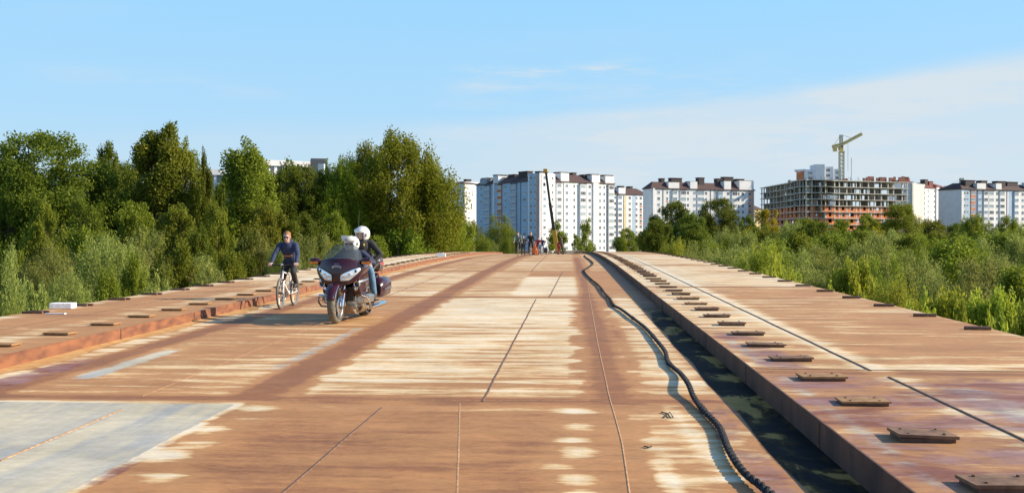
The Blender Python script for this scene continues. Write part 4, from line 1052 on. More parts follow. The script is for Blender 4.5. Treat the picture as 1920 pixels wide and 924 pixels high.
# left: tall row
plant('broad', 0, 92, 250, 265, 78, 'broad dark green tree at the far left with a wide domed crown')
plant('broad', 1, -50, 275, 190, 84, 'broad dark tree cut by the left edge of the photo')
plant('medium', 0, 205, 270, 90, 84, 'dark tree filling the gap right of the wide domed tree')
plant('poplar', 0, 296, 234, 128, 80, 'tall slender poplar, highest in the left row')
plant('poplar', 1, 345, 262, 70, 82, 'narrow poplar hugging the right side of the tallest left poplar')
plant('poplar', 2, 384, 282, 46, 84, 'small narrow poplar top between the two tall left poplars', gmat='dark')
plant('poplar', 1, 470, 264, 125, 80, 'tall golden green poplar behind the cyclist, left of centre')
plant('medium', 1, 545, 305, 120, 88, 'dark round tree between the golden poplar and the largest tree', gmat='dark')
plant('medium', 2, 612, 318, 90, 90, 'dark tree touching the left side of the largest tree', gmat='dark')
plant('dense', 0, 750, 246, 225, 88, 'largest tree, dense olive green poplar clump behind the motorcycle')
plant('dense', 1, 682, 268, 150, 92, 'dense poplar on the left flank of the largest tree')
plant('dense', 1, 815, 300, 110, 90, 'dense poplar on the right flank of the largest tree')
plant('medium', 0, 430, 330, 90, 92, 'dark tree in the gap between the two tall left poplars')
plant('medium', 2, 20, 350, 110, 74, 'dark tree low at the left edge of the photo')
plant('broad', 2, 556, 312, 150, 86, 'round dark tree filling the gap behind the motorcycle and the golden poplar')
plant('dense', 2, 640, 300, 110, 86, 'dense poplar between the charcoal stair tower and the largest tree')
plant('broad', 1, 232, 305, 130, 88, 'dark tree behind the gap beside the tallest left poplar')
plant('medium', 1, 405, 345, 110, 90, 'dark tree below the gap between the two tall left poplars')
plant('broad', 0, 10, 300, 190, 80, 'dark tree behind the leftmost willow shrub')
# left: middle row
mid = [('medium', 1, 155, 370, 110, 66, 'dark'), ('medium', 0, 85, 378, 90, 60, 'fresh'), ('medium', 2, 250, 380, 110, 72, 'golden'), ('medium', 0, 330, 385, 120, 68, 'golden'), ('yellow', 0, 408, 378, 90, 70, 'fresh'), ('medium', 2, 500, 385, 110, 74, 'golden'), ('medium', 1, 565, 400, 110, 78, 'dark'), ('medium', 0, 632, 400, 90, 80, 'golden'), ('medium', 2, 850, 395, 70, 110, 'olive'), ('medium', 0, 372, 430, 100, 62, 'dark'), ('medium', 1, 470, 440, 100, 66, 'dark')]
mlab = ['dark tree below the domed crown at far left', 'light green bushy tree before the domed tree', 'golden green tree below the gap left of the tall poplar', 'brownish green tree under the tallest left poplar', 'light yellow green tree under the small narrow poplar top', 'golden green tree behind the cyclist', 'dark tree above the cyclist on the right', 'golden green tree left of the motorcyclists helmets', 'small olive tree at the foot of the largest tree, right side', 'dark green tree left of the cyclist', 'dark green tree just behind the cyclist shoulder']
for a, l in zip(mid, mlab): plant(*a[:6], l, gmat=a[6])
# left: front shrubs
fr_ = [('willow', 0, 4, 462, 105, 30), ('willow', 1, 200, 440, 150, 50), ('willow', 2, 90, 455, 110, 46), ('fresh', 1, 160, 425, 90, 56), ('fresh', 0, 190, 435, 70, 52), ('willow', 0, 275, 428, 110, 60), ('fresh', 2, 250, 470, 70, 48), ('willow', 1, 372, 478, 110, 58), ('fresh', 1, 330, 455, 90, 56), ('fresh', 0, 430, 470, 80, 60), ('willow', 2, 480, 432, 90, 66), ('willow', 0, 585, 438, 110, 66), ('willow', 1, 535, 450, 70, 62), ('fresh', 2, 205, 500, 80, 42), ('willow', 2, 130, 500, 90, 40), ('bush', 0, 300, 520, 110, 44), ('bush', 1, 60, 530, 100, 34), ('bush', 0, 400, 505, 110, 52), ('willow', 0, 640, 455, 80, 72), ('fresh', 0, 690, 440, 110, 78), ('fresh', 1, 765, 430, 110, 84), ('fresh', 2, 830, 440, 90, 92)]
fl = ['big grey green willow shrub cut by the left edge of the photo', 'rounded grey willow shrub behind the white foam block', 'grey willow shrub second from the left edge', 'bright green shrub topping the willows left of the tall poplar', 'bright green shrub right of the bright shrub tip', 'grey brown shrub below the tallest left poplar', 'green shrub right above the walkway left of the shadowed kerb', 'low grey willow shrub left of the cyclist', 'green shrub between the two grey willows left of the cyclist', 'dark green shrub touching the cyclist on the left', 'grey willow shrub behind the cyclist head', 'feathery grey willow between the cyclist and the motorcycle', 'small willow just right of the cyclist shoulder', 'low fresh green shrub beside the foam block', 'low willow shrub directly above the foam block', 'low bush along the walkway edge in the left third', 'low bush at the left edge of the walkway', 'low bush at the walkway edge left of the cyclist', 'grey willow shrub hidden behind the motorcyclists', 'green shrub right of the motorcycle passenger', 'green shrub at the foot of the largest tree', 'green shrub right below the largest tree at the walkway edge']
for a, l in zip(fr_, fl): plant(a[0], a[1], a[2], a[3], a[4] * 1.3, a[5], l, gmat={'bush': 'willow'}.get(a[0]))
# centre
plant('willow', 1, 880, 412, 70, 190, 'olive shrub left of the far cyclists', gmat='golden')
plant('willow', 0, 935, 402, 85, 200, 'rounded olive willow behind the far cyclists', gmat='golden')
plant('willow', 2, 905, 440, 70, 170, 'low olive shrub before the rounded far willow', gmat='fresh')
plant('willow', 0, 960, 432, 50, 185, 'low olive shrub right of the rounded far willow', gmat='golden')
plant('birch', 0, 1043, 415, 42, 170, 'thin sparse birch behind the mobile crane boom')
plant('birch', 1, 1098, 408, 36, 165, 'thin upright birch in front of the white block')
plant('birch', 2, 1080, 440, 30, 160, 'low sparse birch between the two thin birches')
plant('medium', 1, 1174, 428, 56, 230, 'small green tree at the right end of the large white block', gmat='fresh')
# right: far row
far = [('medium', 0, 1262, 378, 105, 150, 'dark'), ('medium', 1, 1228, 405, 70, 155, 'dark'), ('broad', 0, 1345, 373, 100, 150, 'dark'), ('medium', 2, 1300, 400, 70, 145, 'dark'), ('yellow', 1, 1437, 393, 95, 132, None), ('medium', 1, 1400, 405, 60, 145, 'dark'), ('medium', 2, 1515, 410, 80, 160, 'olive'), ('medium', 0, 1575, 412, 80, 165, 'olive'), ('medium', 1, 1625, 402, 80, 170, 'olive'), ('broad', 1, 1688, 382, 80, 165, 'olive'), ('medium', 2, 1745, 412, 80, 170, 'golden'), ('medium', 0, 1795, 420, 80, 170, 'dark'), ('dense', 0, 1822, 402, 90, 120, 'fresh'), ('dense', 1, 1885, 406, 90, 118, 'fresh'), ('medium', 1, 1945, 408, 80, 120, 'fresh'), ('yellow', 0, 1642, 425, 50, 150, None), ('medium', 2, 1546, 440, 90, 130, 'dark'), ('yellow', 1, 1925, 430, 40, 115, None)]
farl = ['dark green tree, left one of the tall pair right of the bridge', 'dark low tree at the left foot of the tall right pair', 'dark round tree, right one of the tall pair before the long white block', 'dark tree squeezed between the tall right pair', 'yellow green maple right of the tall dark pair', 'dark tree between the dark pair and the yellow maple', 'olive tree below the left corner of the concrete frame', 'olive tree below the middle of the concrete frame', 'olive tree below the brick wall of the concrete frame', 'tall rounded olive tree at the right foot of the concrete frame', 'golden green tree before the red roofed block', 'dark tree before the grey gable', 'tall fresh green feathery tree before the right edge block', 'second tall feathery green tree close to the right edge', 'feathery green tree cut by the right edge', 'small yellow tree below the concrete frame', 'dark tree behind the willows right of the maple', 'small yellow tree at the far right edge']
for a, l in zip(far, farl): plant(*a[:6], l, gmat=a[6])
# right: filled layers of shrubs
kinds_lab = {'willow': 'grey green willow shrub', 'fresh': 'fresh green upright shrub', 'bush': 'low yellow green bush', 'sapling': 'feathery upright green sapling', 'medium': 'dark green bushy tree'}
layers = [(118, 425, 12, 1235, 1990, 62, ['medium', 'willow', 'willow', 'fresh'], 84), (92, 432, 14, 1268, 1990, 66, ['willow', 'willow', 'fresh', 'medium'], 96), (70, 448, 18, 1310, 1990, 80, ['willow', 'willow', 'fresh', 'willow'], 120), (54, 464, 20, 1370, 2000, 92, ['willow', 'fresh', 'willow', 'willow'], 150), (42, 490, 18, 1450, 2010, 92, ['bush', 'willow', 'willow', 'fresh', 'bush'], 155), (33, 534, 12, 1570, 2020, 84, ['bush', 'bush', 'willow', 'bush', 'sapling'], 150), (26, 566, 10, 1720, 2060, 84, ['bush', 'bush', 'willow', 'bush', 'sapling'], 160), (21, 600, 6, 1870, 2090, 90, ['bush', 'bush'], 180)]
band = ['farthest', 'second farthest', 'third farthest', 'middle', 'fourth nearest', 'third nearest', 'second nearest', 'nearest']
seen = {}
for li, (D, top, jit, x0, x1, step, ks, wd) in enumerate(layers):
    x = x0; 
    while x < x1:
        k = trng.choice(ks); ww = wd * trng.uniform(.75, 1.25) * (.5 if k == 'sapling' else 1.3 if k == 'fresh' else 1.12)
        D_j = D * trng.uniform(.93, 1.07)
        pos = int((x - 1200) / 720 * 5); where = ['right of centre', 'beyond the right walkway', 'below the concrete frame', 'below the red roofed block', 'near the right edge', 'at the right edge'][min(5, pos)]
        base_l = f'{kinds_lab[k]} {where}, {band[li]} row'
        gm = None
        if k == 'willow': gm = trng.choice([None, None, 'grass', 'fresh', None])
        if k == 'medium': gm = trng.choice(['dark', 'olive', 'golden'])
        t = plant(k, trng.randrange(3), x, top + trng.uniform(-jit, jit) - (6 if k == 'sapling' else 0), ww, D_j, base_l, None, gm)
        seen.setdefault(base_l, []).append((x, t)); x += step * trng.uniform(.6, 1.1)
for l, ts in seen.items():
    ts.sort(key=lambda q: q[0]); n = len(ts)
    if n == 2:
        ts[0][1]['label'] = l + ', left one of two'; ts[1][1]['label'] = l + ', right one of two'
    elif n > 2:
        for i, (x, t) in enumerate(ts): t['label'] = l + ', ' + ['leftmost', 'second from left', 'third from left', 'fourth from left', 'fifth from left', 'sixth from left'][min(i, 5)]
# undergrowth on both sides
r = np.random.default_rng(4)
def undergrowth(name, x0, x1, y0, y1, n, m, seed, h=(.5, 1.6)):
    r = np.random.default_rng(seed); C = []; Rd = []
    for i in range(n):
        y = y0 + (y1 - y0) * r.random() ** 1.4; x = x0 + (x1 - x0) * r.random()
        hh = r.uniform(*h); C.append((x, y, GROUND_Z + hh * .5)); Rd.append((r.uniform(.4, 1.1), r.uniform(.4, 1.1), hh * .6))
    V, k = leaf_cloud(np.array(C), np.array(Rd), n * 55, .26, .3, seed, .3, droop=1.5)
    inst(name, leaf_mesh(name, V, r.random(n)[k], m), kind='stuff')
undergrowth('undergrowth', 7.5, 60, 20, 130, 2600, LM['grass'], 21)
undergrowth('undergrowth', -60, -11, 15, 120, 1500, LM['willow'], 22)
undergrowth('grass', 8, 34, 12, 70, 1200, LM['grass'], 23, (.3, .8))
# ================================================================== PEOPLE
M_skin = mat('skin', (.56, .36, .28), .55, 0, .08, 20)
M_hairb = mat('hair_blond', (.27, .125, .045), .7, 0, .2, 40)
M_haird = mat('hair_dark', (.05, .035, .03), .7, 0, .2, 40)
M_black = mat('black_cloth', (.022, .022, .025), .85, 0, .3, 30, .3)
M_navyj = mat('navy_jacket', (.025, .035, .075), .8, 0, .3, 20, .3)
M_hood = mat('blue_hoodie_cloth', (.028, .042, .10), .9, 0, .25, 20, .4)
M_jean = mat('blue_denim', (.10, .20, .32), .85, 0, .25, 25, .3)
M_greyc = mat('grey_green_cloth', (.12, .17, .16), .85, 0, .2, 20, .3)
M_redc = mat('red_cloth', (.35, .04, .04), .85, 0, .2, 20, .3)
M_shoe = mat('dark_shoe', (.03, .03, .035), .6)
M_sole = mat('shoe_sole', (.35, .35, .34), .7)
M_white = mat('gloss_white', (.78, .78, .77), .25, 0, .04, 5, coat=.6)
M_rubber = mat('rubber', (.045, .043, .04), .8, 0, .25, 25, .3)
M_dusty = mat('dusty_tyre', (.14, .12, .09), .85, 0, .25, 25, .3)
M_chrome = mat('chrome', (.75, .75, .76), .12, 1., .06, 8)
M_alu = mat('cast_aluminium', (.45, .44, .42), .38, 1., .1, 14)
M_lens = mat('black_lens', (.01, .01, .012), .08, spec=.9)

def capsule(mb, a, b, ra, rb, n=14):
    a, b = Vector(a), Vector(b); mb.ball(a, ra, nu=n, nv=8); mb.ball(b, rb, nu=n, nv=8)
    if (b - a).length > 1e-4: mb.tube([a, b], [ra, rb], n)
def blob(items, voxel, smooth=3):
    mb = MB()
    for it in items:
        if it[0] == 'c': capsule(mb, *it[1:])
        elif it[0] == 'e': mb.ball(*it[1:])
        elif it[0] == 'chain':
            P, Rr = it[1], it[2]
            for i in range(len(P) - 1): capsule(mb, P[i], P[i + 1], Rr[i], Rr[i + 1])
    me = bpy.data.meshes.new('tmp'); me.from_pydata(mb.v, [], mb.f); me.update()
    o = bpy.data.objects.new('tmp', me); COL.objects.link(o)
    m = o.modifiers.new('r', 'REMESH'); m.mode = 'VOXEL'; m.voxel_size = voxel; m.use_smooth_shade = True
    s = o.modifiers.new('s', 'SMOOTH'); s.factor = .5; s.iterations = smooth
    dg = bpy.context.evaluated_depsgraph_get(); dg.update()
    res = bpy.data.meshes.new_from_object(o.evaluated_get(dg)); bpy.data.objects.remove(o); bpy.data.meshes.remove(me)
    res.polygons.foreach_set('use_smooth', [True] * len(res.polygons))
    return res
def blobo(name, items, voxel, m, parent, smooth=3, **t):
    me = blob(items, voxel, smooth); me.name = name; me.materials.clear(); me.materials.append(m); return inst(name, me, parent, **t)
def ik(a, b, l1, l2, pole):
    a, b = Vector(a), Vector(b); d = b - a; L = min(d.length, (l1 + l2) * .999); d.normalize()
    x = (l1 * l1 - l2 * l2 + L * L) / (2 * L); h = math.sqrt(max(0, l1 * l1 - x * x)); p = Vector(pole); p = (p - d * p.dot(d)).normalized()
    return a + d * x + p * h
def hand_items(wr, fwd, nrm, side, curl=1.2, sc=1.):
    """palm plus five bent fingers; fwd along the fingers, nrm out of the palm, side towards the thumb"""
    wr, f, n, s = Vector(wr), Vector(fwd).normalized(), Vector(nrm).normalized(), Vector(side).normalized(); it = []
    for k in (-.022, 0, .022): it.append(('c', wr + s * k * .6 * sc, wr + f * .075 * sc + s * k * 1.25 * sc, .017 * sc, .013 * sc))
    for k, (off, ln) in enumerate(((.032, .9), (.011, 1.), (-.011, .94), (-.031, .75))):
        p = wr + (f * .085 + s * off) * sc; d = f.copy(); pts = [p]
        for j, l in enumerate((.038, .026, .02)):
            a = curl * (.55, .8, .6)[j]; ax = n
            d = (d * math.cos(a) + ax * math.sin(a)).normalized() if j == 0 else (d * math.cos(a) + (ax * d.dot(f) - f * d.dot(ax)).normalized() * math.sin(a)).normalized()
            p = p + d * l * ln * sc; pts.append(p)
        it.append(('chain', pts, [.0098 * sc, .009 * sc, .0082 * sc, .0072 * sc]))
    t0 = wr + (f * .025 + s * .028) * sc; t1 = t0 + (s * .8 + f * .7 + n * .3).normalized() * .036 * sc; t2 = t1 + (f * .7 + n * .9 + s * .1).normalized() * .03 * sc
    it.append(('chain', [t0, t1, t2], [.013 * sc, .0105 * sc, .0085 * sc])); return it
def head_items(c, f, up, sc=1.):
    c, f, up = Vector(c), Vector(f).normalized(), Vector(up).normalized(); s = up.cross(f).normalized(); up = f.cross(s); M = Matrix((f, s, up)).transposed()
    P = lambda a, b, z: c + (f * a + s * b + up * z) * sc
    it = [('e', P(-.012, 0, .03), (.098 * sc, .077 * sc, .09 * sc), M), ('e', P(.012, 0, -.045), (.072 * sc, .060 * sc, .072 * sc), M), ('e', P(.040, 0, -.092), (.030 * sc, .032 * sc, .022 * sc), M),
          ('c', P(.083, 0, .005), P(.104, 0, -.030), .008 * sc, .013 * sc), ('c', P(.078, -.028, .022), P(.078, .028, .022), .010 * sc, .010 * sc),
          ('c', P(.080, -.02, -.062), P(.080, .02, -.062), .0075 * sc, .0075 * sc), ('c', P(.077, -.016, -.073), P(.077, .016, -.073), .0075 * sc, .0075 * sc)]
    for q in (-1, 1):
        it.append(('e', P(-.012, q * .078, -.012), (.018 * sc, .010 * sc, .030 * sc), M)); it.append(('e', P(.052, q * .038, -.035), (.024 * sc, .022 * sc, .024 * sc), M))
    return it, P, M

def person(root, J, cfg):
    """J: pelvis, neck, head, face, shL/shR, hands (wrist targets), feet (ankles), knee poles, elbow poles; y>0 is the person's left"""
    vx = cfg.get('voxel', .006); sc = cfg.get('scale', 1.)
    pel, nk, hd = Vector(J['pelvis']), Vector(J['neck']), Vector(J['head']); fx = Vector(J.get('face', (1, 0, 0))).normalized()
    upv = (nk - pel).normalized(); lat = Vector(J.get('lat', (0, 1, 0))); frt = lat.cross(upv).normalized()
    sw = cfg.get('shoulder', .175) * sc; hw = .095 * sc; ua, fa, th, sh = .285 * sc, .25 * sc, .42 * sc, .42 * sc
    sho = {q: nk - upv * .045 * sc + lat * sw * q + frt * .01 for q in (1, -1)}
    hip = {q: pel + lat * hw * q for q in (1, -1)}
    el, kn, wr, an = {}, {}, {}, {}
    for q, k in ((1, 'L'), (-1, 'R')):
        wr[q] = Vector(J['wr' + k]); an[q] = Vector(J['an' + k])
        if (wr[q] - sho[q]).length > (ua + fa) * .99: wr[q] = sho[q] + (wr[q] - sho[q]).normalized() * (ua + fa) * .99
        el[q] = ik(sho[q], wr[q], ua, fa, J.get('ep' + k, (-.2, q * .6, -1)))
        kn[q] = ik(hip[q], an[q], th, sh, J.get('kp' + k, (1, q * .15, .2)))
    chest = pel.lerp(nk, .68); waist = pel.lerp(nk, .30); M = Matrix((frt, lat, upv)).transposed()
    HI, P, HM = head_items(hd, fx, J.get('up', (0, 0, 1)), sc)
    def torso(g): return [('e', chest, ((.115 + g) * sc, (.165 + g) * sc, (.20 + g) * sc), M), ('e', waist + frt * .005, ((.105 + g) * sc, (.140 + g) * sc, (.16 + g) * sc), M), ('e', pel + upv * .03, ((.115 + g) * sc, (.160 + g) * sc, (.13 + g) * sc), M),
                          ('c', sho[1] - lat * .03 * sc, sho[-1] + lat * .03 * sc, (.062 + g) * sc, (.062 + g) * sc)]
    def arm(q, g, end=1.): 
        w2 = el[q].lerp(wr[q], end); return [('chain', [sho[q], sho[q].lerp(el[q], .4), el[q], w2], [(.056 + g) * sc, (.052 + g) * sc, (.041 + g) * sc, (.029 + g * .7) * sc])]
    def leg(q, g, end=1.):
        a2 = kn[q].lerp(an[q], end); return [('chain', [hip[q] + upv * .01, hip[q].lerp(kn[q], .45), kn[q], kn[q].lerp(a2, .35), a2], [(.088 + g) * sc, (.078 + g) * sc, (.056 + g) * sc, (.056 + g) * sc, (.038 + g) * sc])]
    # body: one continuous surface
    B = HI + [('c', nk - upv * .02, hd - Vector(J.get('up', (0, 0, 1))) * .06 * sc, .056 * sc, .052 * sc)] + torso(-.012)
    for q in (1, -1):
        B += arm(q, -.006) + leg(q, -.010)
        k = 'L' if q == 1 else 'R'; hf = Vector(J.get('hf' + k, (wr[q] - el[q]))); hn = Vector(J.get('hn' + k, (0, 0, -1))); hf.normalize(); hn = (hn - hf * hn.dot(hf)).normalized()
        hs = hf.cross(hn) * q
        B += hand_items(wr[q], hf, hn, hs, cfg.get('curl', 1.2), sc)
        ff = Vector(J.get('ff' + k, (1, 0, 0))).normalized(); B.append(('c', an[q] - Vector((0, 0, .035)) * sc, an[q] + ff * .13 * sc - Vector((0, 0, .05)) * sc, .035 * sc, .028 * sc))
    blobo('body', B, vx, M_skin, root)
    T = torso(.006)
    if cfg.get('collar', True): T.append(('c', nk - upv * .03, nk + upv * .035 * sc, .075 * sc, .066 * sc))
    if cfg.get('bulk'): T.append(('e', chest + frt * .02, ((.13 + .02) * sc, .18 * sc, .20 * sc), M))
    if cfg.get('hood'): T.append(('e', nk - frt * .075 * sc + upv * .0, (.06 * sc, .10 * sc, .07 * sc), M))
    for q in (1, -1): T += arm(q, .011, cfg.get('sleeve', .97)) if cfg.get('long', True) else arm(q, .011, .0)
    blobo(cfg.get('topname', 'jacket'), T, vx * 1.15, cfg['top'], root)
    L_ = [('e', pel + upv * .0, (.128 * sc, .168 * sc, .125 * sc), M)]
    for q in (1, -1): L_ += leg(q, .010, .95)
    blobo('trousers', L_, vx * 1.15, cfg['legs'], root)
    for q, k in ((1, 'L'), (-1, 'R')):
        ff = Vector(J.get('ff' + k, (1, 0, 0))).normalized(); a = an[q] + Vector((0, 0, -.045)) * sc
        blobo('shoe', [('c', a + Vector((0, 0, .04)) - ff * .015, a - ff * .03, .047 * sc, .045 * sc), ('c', a - ff * .03, a + ff * .15 * sc - Vector((0, 0, .012)), .045 * sc, .036 * sc), ('c', a + ff * .06 * sc + Vector((0, 0, .015)), a + ff * .13 * sc, .045 * sc, .036 * sc)], vx, cfg.get('shoe', M_shoe), root)
    H = cfg.get('hair')
    if H:
        blobo('hair', [('e', P(-.024, 0, .052), (.100 * sc, .086 * sc, .088 * sc), HM), ('e', P(-.055, 0, -.005), (.06 * sc, .075 * sc, .06 * sc), HM)] + ([('e', P(-.10, 0, .03), (.04 * sc, .04 * sc, .05 * sc), HM)] if cfg.get('bun') else []), vx, H, root)
    return dict(P=P, M=HM, f=fx, chest=chest, frt=frt, lat=lat, up=upv, sho=sho, el=el, wr=wr, kn=kn, an=an, sc=sc)

def glasses(K, root):
    P = K['P']; m = MB()
    for q in (-1, 1): m.ball(P(.092, q * .033, .004), (.012, .028, .021), K['M'], 12, 8)
    m.tube([P(.098, -.012, .010), P(.098, .012, .010)], .004, 6)
    for q in (-1, 1): m.tube([P(.085, q * .058, .008), P(.02, q * .082, .006), P(-.015, q * .084, -.002)], .0035, 6)
    m.build('sunglasses', M_lens, root, True)
def eyes(K, root):
    P = K['P']; m = MB()
    for q in (-1, 1): m.ball(P(.084, q * .031, .004), .0105, None, 10, 7)
    m.build('eyes', mat('eye_white', (.7, .7, .68), .3), root, True)
    m = MB()
    for q in (-1, 1): m.ball(P(.0915, q * .031, .004), .0055, None, 8, 6)
    m.build('pupils', M_lens, root, True)
def helmet(K, root, kind):
    P, M = K['P'], K['M']; c = P(-.008, 0, .012)
    def keep(d):
        az = math.degrees(math.atan2(abs(d.y), d.x)); e = math.degrees(math.asin(max(-1, min(1, d.z))))
        if d.z < -.80: return False
        return not (az < (62 if kind == 'open' else 58) and e < 16)
    m = MB(); m.ball(c, (.152, .136, .150), M, 40, 28, keep); h = m.build('helmet', M_white, root, True)
    sl_ = h.modifiers.new('solid', 'SOLIDIFY'); sl_.thickness = .028; sl_.offset = -1
    MB().tube([c + M @ Vector((.152 * math.cos(R(a)) * .86, .136 * math.sin(R(a)) * .9, .045 * .9)) for a in range(-62, 63, 8)], .008, 8).build('trim', M_rubber, h, True)
    if kind == 'modular':
        ch = MB(); rings = []
        for a in range(-78, 79, 6):      # chin bar flipped up over the brow
            ca, sa = math.cos(R(a)), math.sin(R(a)); p = Vector((.205 * ca - .01, .146 * sa, .075 + .045 * ca)); w_ = .030 + .022 * ca
            rings.append([c + M @ (p + Vector((dx * ca, dx * sa, dz))) for dx, dz in ((-.012, -w_), (.012, -w_ * .8), (.020, 0), (.010, w_), (-.012, w_ * .9), (-.016, 0))])
        ch.loft(rings); ch.build('chin_bar', M_white, h, True)
        v = MB(); v.ball(c + M @ Vector((.008, 0, .03)), (.166, .142, .155), M, 30, 20, lambda d: d.z > .25 and d.z < .62 and d.x > .35); v.build('raised_visor', M_lens, h, True)
        for q in (-1, 1): MB().lathe([(0, .0), (.024, .001), (.026, -.012)], c + M @ Vector((-.005, q * .141, .0)), 'y', 16).build('hinge_cap', M_rubber, h, True)
        MB().box(c + M @ Vector((.200, .04, .10)), (.012, .05, .018), M).box(c + M @ Vector((.200, -.04, .10)), (.012, .05, .018), M).build('vent', M_rubber, h)
    else:
        v = MB(); v.ball(c + M @ Vector((.0, 0, .01)), (.166, .147, .160), M, 30, 20, lambda d: d.z > .30 and d.z < .56 and d.x > .45); v.build('peak', M_white, h, True)
        for q in (-1, 1): MB().lathe([(0, .002), (.030, .003), (.033, -.010)], c + M @ Vector((.015, q * .138, -.02)), 'y', 18).build('hinge_cap', mat('brown_grey_trim', (.22, .13, .11), .5), h, True)
    gm_ = MB()
    for lo, hi in ((-.42, -.34), (.34, .42), (-.04, .03)): gm_.ball(c, (.1545, .1385, .1525), M, 60, 40, lambda d, lo=lo, hi=hi: lo < d.y < hi and d.z > .45 and d.x < .5)
    gm_.build('helmet_stripes', M_rubber if kind != 'open' else mat('grey_decal', (.3, .3, .32), .4), h, True)
    st = MB()
    for q in (-1, 1): st.tube([P(.0, q * .08, -.06), P(.03, q * .05, -.115), P(.035, 0, -.13)], .007, 6)
    st.build('chin_strap', M_rubber, h, True)
# ================================================================== TOURING MOTORCYCLE
M_mar = mat('maroon_paint', (.034, .003, .008), .26, 0, .15, 3, coat=.45)
M_seat = mat('seat_vinyl', (.02, .02, .022), .6, 0, .2, 30, .3)
M_blkp = mat('black_plastic', (.02, .02, .022), .5, 0, .2, 30)
M_amber = mat('amber_lens', (.85, .26, .02), .2, coat=.6)
M_redl = mat('red_lens', (.5, .02, .02), .2, coat=.6)
M_refl = mat('lamp_reflector', (.80, .84, .90), .16, .75, .12, 18)
M_shield = glass_mat('windshield_acrylic', (.42, .50, .55), .13, .04)
M_cover = glass_mat('lamp_cover', (.8, .85, .9), .35, .04)

pf, pr = on_deck(630, 606.5), on_deck(677, 592.5)
hd_ = Vector((pf.x - pr.x, pf.y - pr.y)); mrz = math.atan2(hd_.y, hd_.x); mc = (pf + pr) / 2
WB = 1.69; ax = Vector((math.cos(mrz), math.sin(mrz), 0))
mo = empty('motorcycle', (pf.x - ax.x * WB / 2, pf.y - ax.y * WB / 2, zd(mc.y) - .004), mrz, 'large dark maroon touring motorcycle with twin headlights carrying two riders on the deck', 'motorcycle')
FX, RX = WB / 2, -WB / 2
def wheel(x, rad, tw, front):
    w = empty('wheel', (x, 0, rad)); w.parent = mo
    prof = []
    for a in range(-100, 101, 14): prof.append((rad - tw * .42 + tw * .42 * math.cos(R(a)), tw / 2 * math.sin(R(a)) / math.sin(R(100)) * 1.02))
    MB().lathe(prof + [prof[0]], (0, 0, 0), 'y', 56).build('tyre', M_dusty if front else M_rubber, w, True)
    ri = rad - tw * .48
    m = MB().lathe([(ri, -tw * .36), (ri + .012, -tw * .36), (ri - .01, -tw * .2), (ri - .02, 0), (ri - .01, tw * .2), (ri + .012, tw * .36), (ri, tw * .36), (ri - .03, tw * .1), (ri - .03, -tw * .1), (ri, -tw * .36)], (0, 0, 0), 'y', 48); m.build('rim', M_alu, w, True)
    for k in range(5):
        a = 2 * PI * k / 5 + .3; s = MB()
        for q in (-1, 1):
            c, d = math.cos(a + q * .13), math.sin(a + q * .13); s.beam((.05 * math.cos(a), 0, .05 * math.sin(a)), (c * (ri - .015), 0, d * (ri - .015)), .028, .03, (0, 1, 0))
        s.build('spoke', M_alu, w, bevel=.004)
    MB().lathe([(0, -.055), (.05, -.055), (.058, 0), (.05, .055), (0, .055)], (0, 0, 0), 'y', 24).build('hub', M_alu, w, True)
    for q in ((-1, 1) if front else (1,)):
        MB().lathe([(.085, q * .072), (.148, q * .072), (.148, q * .078), (.085, q * .078), (.085, q * .072)], (0, 0, 0), 'y', 40).build('brake_disc', M_chrome, w)
wheel(FX, .325, .13, True); wheel(RX, .315, .18, False)
# front end
fm = MB()
for q in (-1, 1):
    fm.tube([(FX - .01, q * .105, .33), (FX - .22, q * .105, .86)], .026, 14); fm.tube([(FX + .0, q * .105, .30), (FX - .085, q * .105, .52)], .034, 14)
fm.build('fork', M_chrome, mo, True)
for q in (-1, 1):
    MB().tube([(FX - .16, q * .095, .30), (FX - .10, q * .095, .42)], [.035, .028], 10, sq=.7).build('brake_caliper', M_alu, mo, True)
def arc_shell(cx, cz, r0, r1, a0, a1, halfw, n=18, crown=.03):
    rings = []
    for i in range(n + 1):
        a = R(a0 + (a1 - a0) * i / n); f = math.sin(PI * (i / n)) ** .35 if 0 < i < n else .45
        ring = [(cx + (r_ * math.cos(a)), y * (.55 + .45 * f), cz + r_ * math.sin(a)) for y, r_ in ((-halfw, r0 - .06), (-halfw, r0), (-halfw * .7, r0 + crown * .8), (0, r0 + crown), (halfw * .7, r0 + crown * .8), (halfw, r0), (halfw, r0 - .06), (halfw - .012, r0 - .06), (halfw - .012, r0 - .004), (0, r0 + crown - .012), (-halfw + .012, r0 - .004), (-halfw + .012, r0 - .06))]
        rings.append(ring)
    return MB().loft(rings)
arc_shell(FX, .325, .352, .36, 18, 168, .092).build('front_fender', M_mar, mo, True)
for q in (-1, 1):
    f_ = MB().prism([(FX + .02, .56), (FX - .10, .60), (FX - .20, .52), (FX - .10, .36), (FX - .05, .30), (FX - .02, .40)], q * .118, q * .130)
    f_.build('fork_cover', M_mar, mo, bevel=.006)
f_ = MB()
for q in (-1, 1): f_.tube([(FX + .345 * math.cos(R(a)) + .012 * math.cos(R(a)), q * .094, .325 + .357 * math.sin(R(a))) for a in range(22, 150, 8)], .006, 6)
f_.tube([(FX + .36 * math.cos(R(22)), y, .325 + .36 * math.sin(R(22))) for y in (-.09, 0, .09)], .007, 6)
f_.build('fender_trim', M_chrome, mo, True)
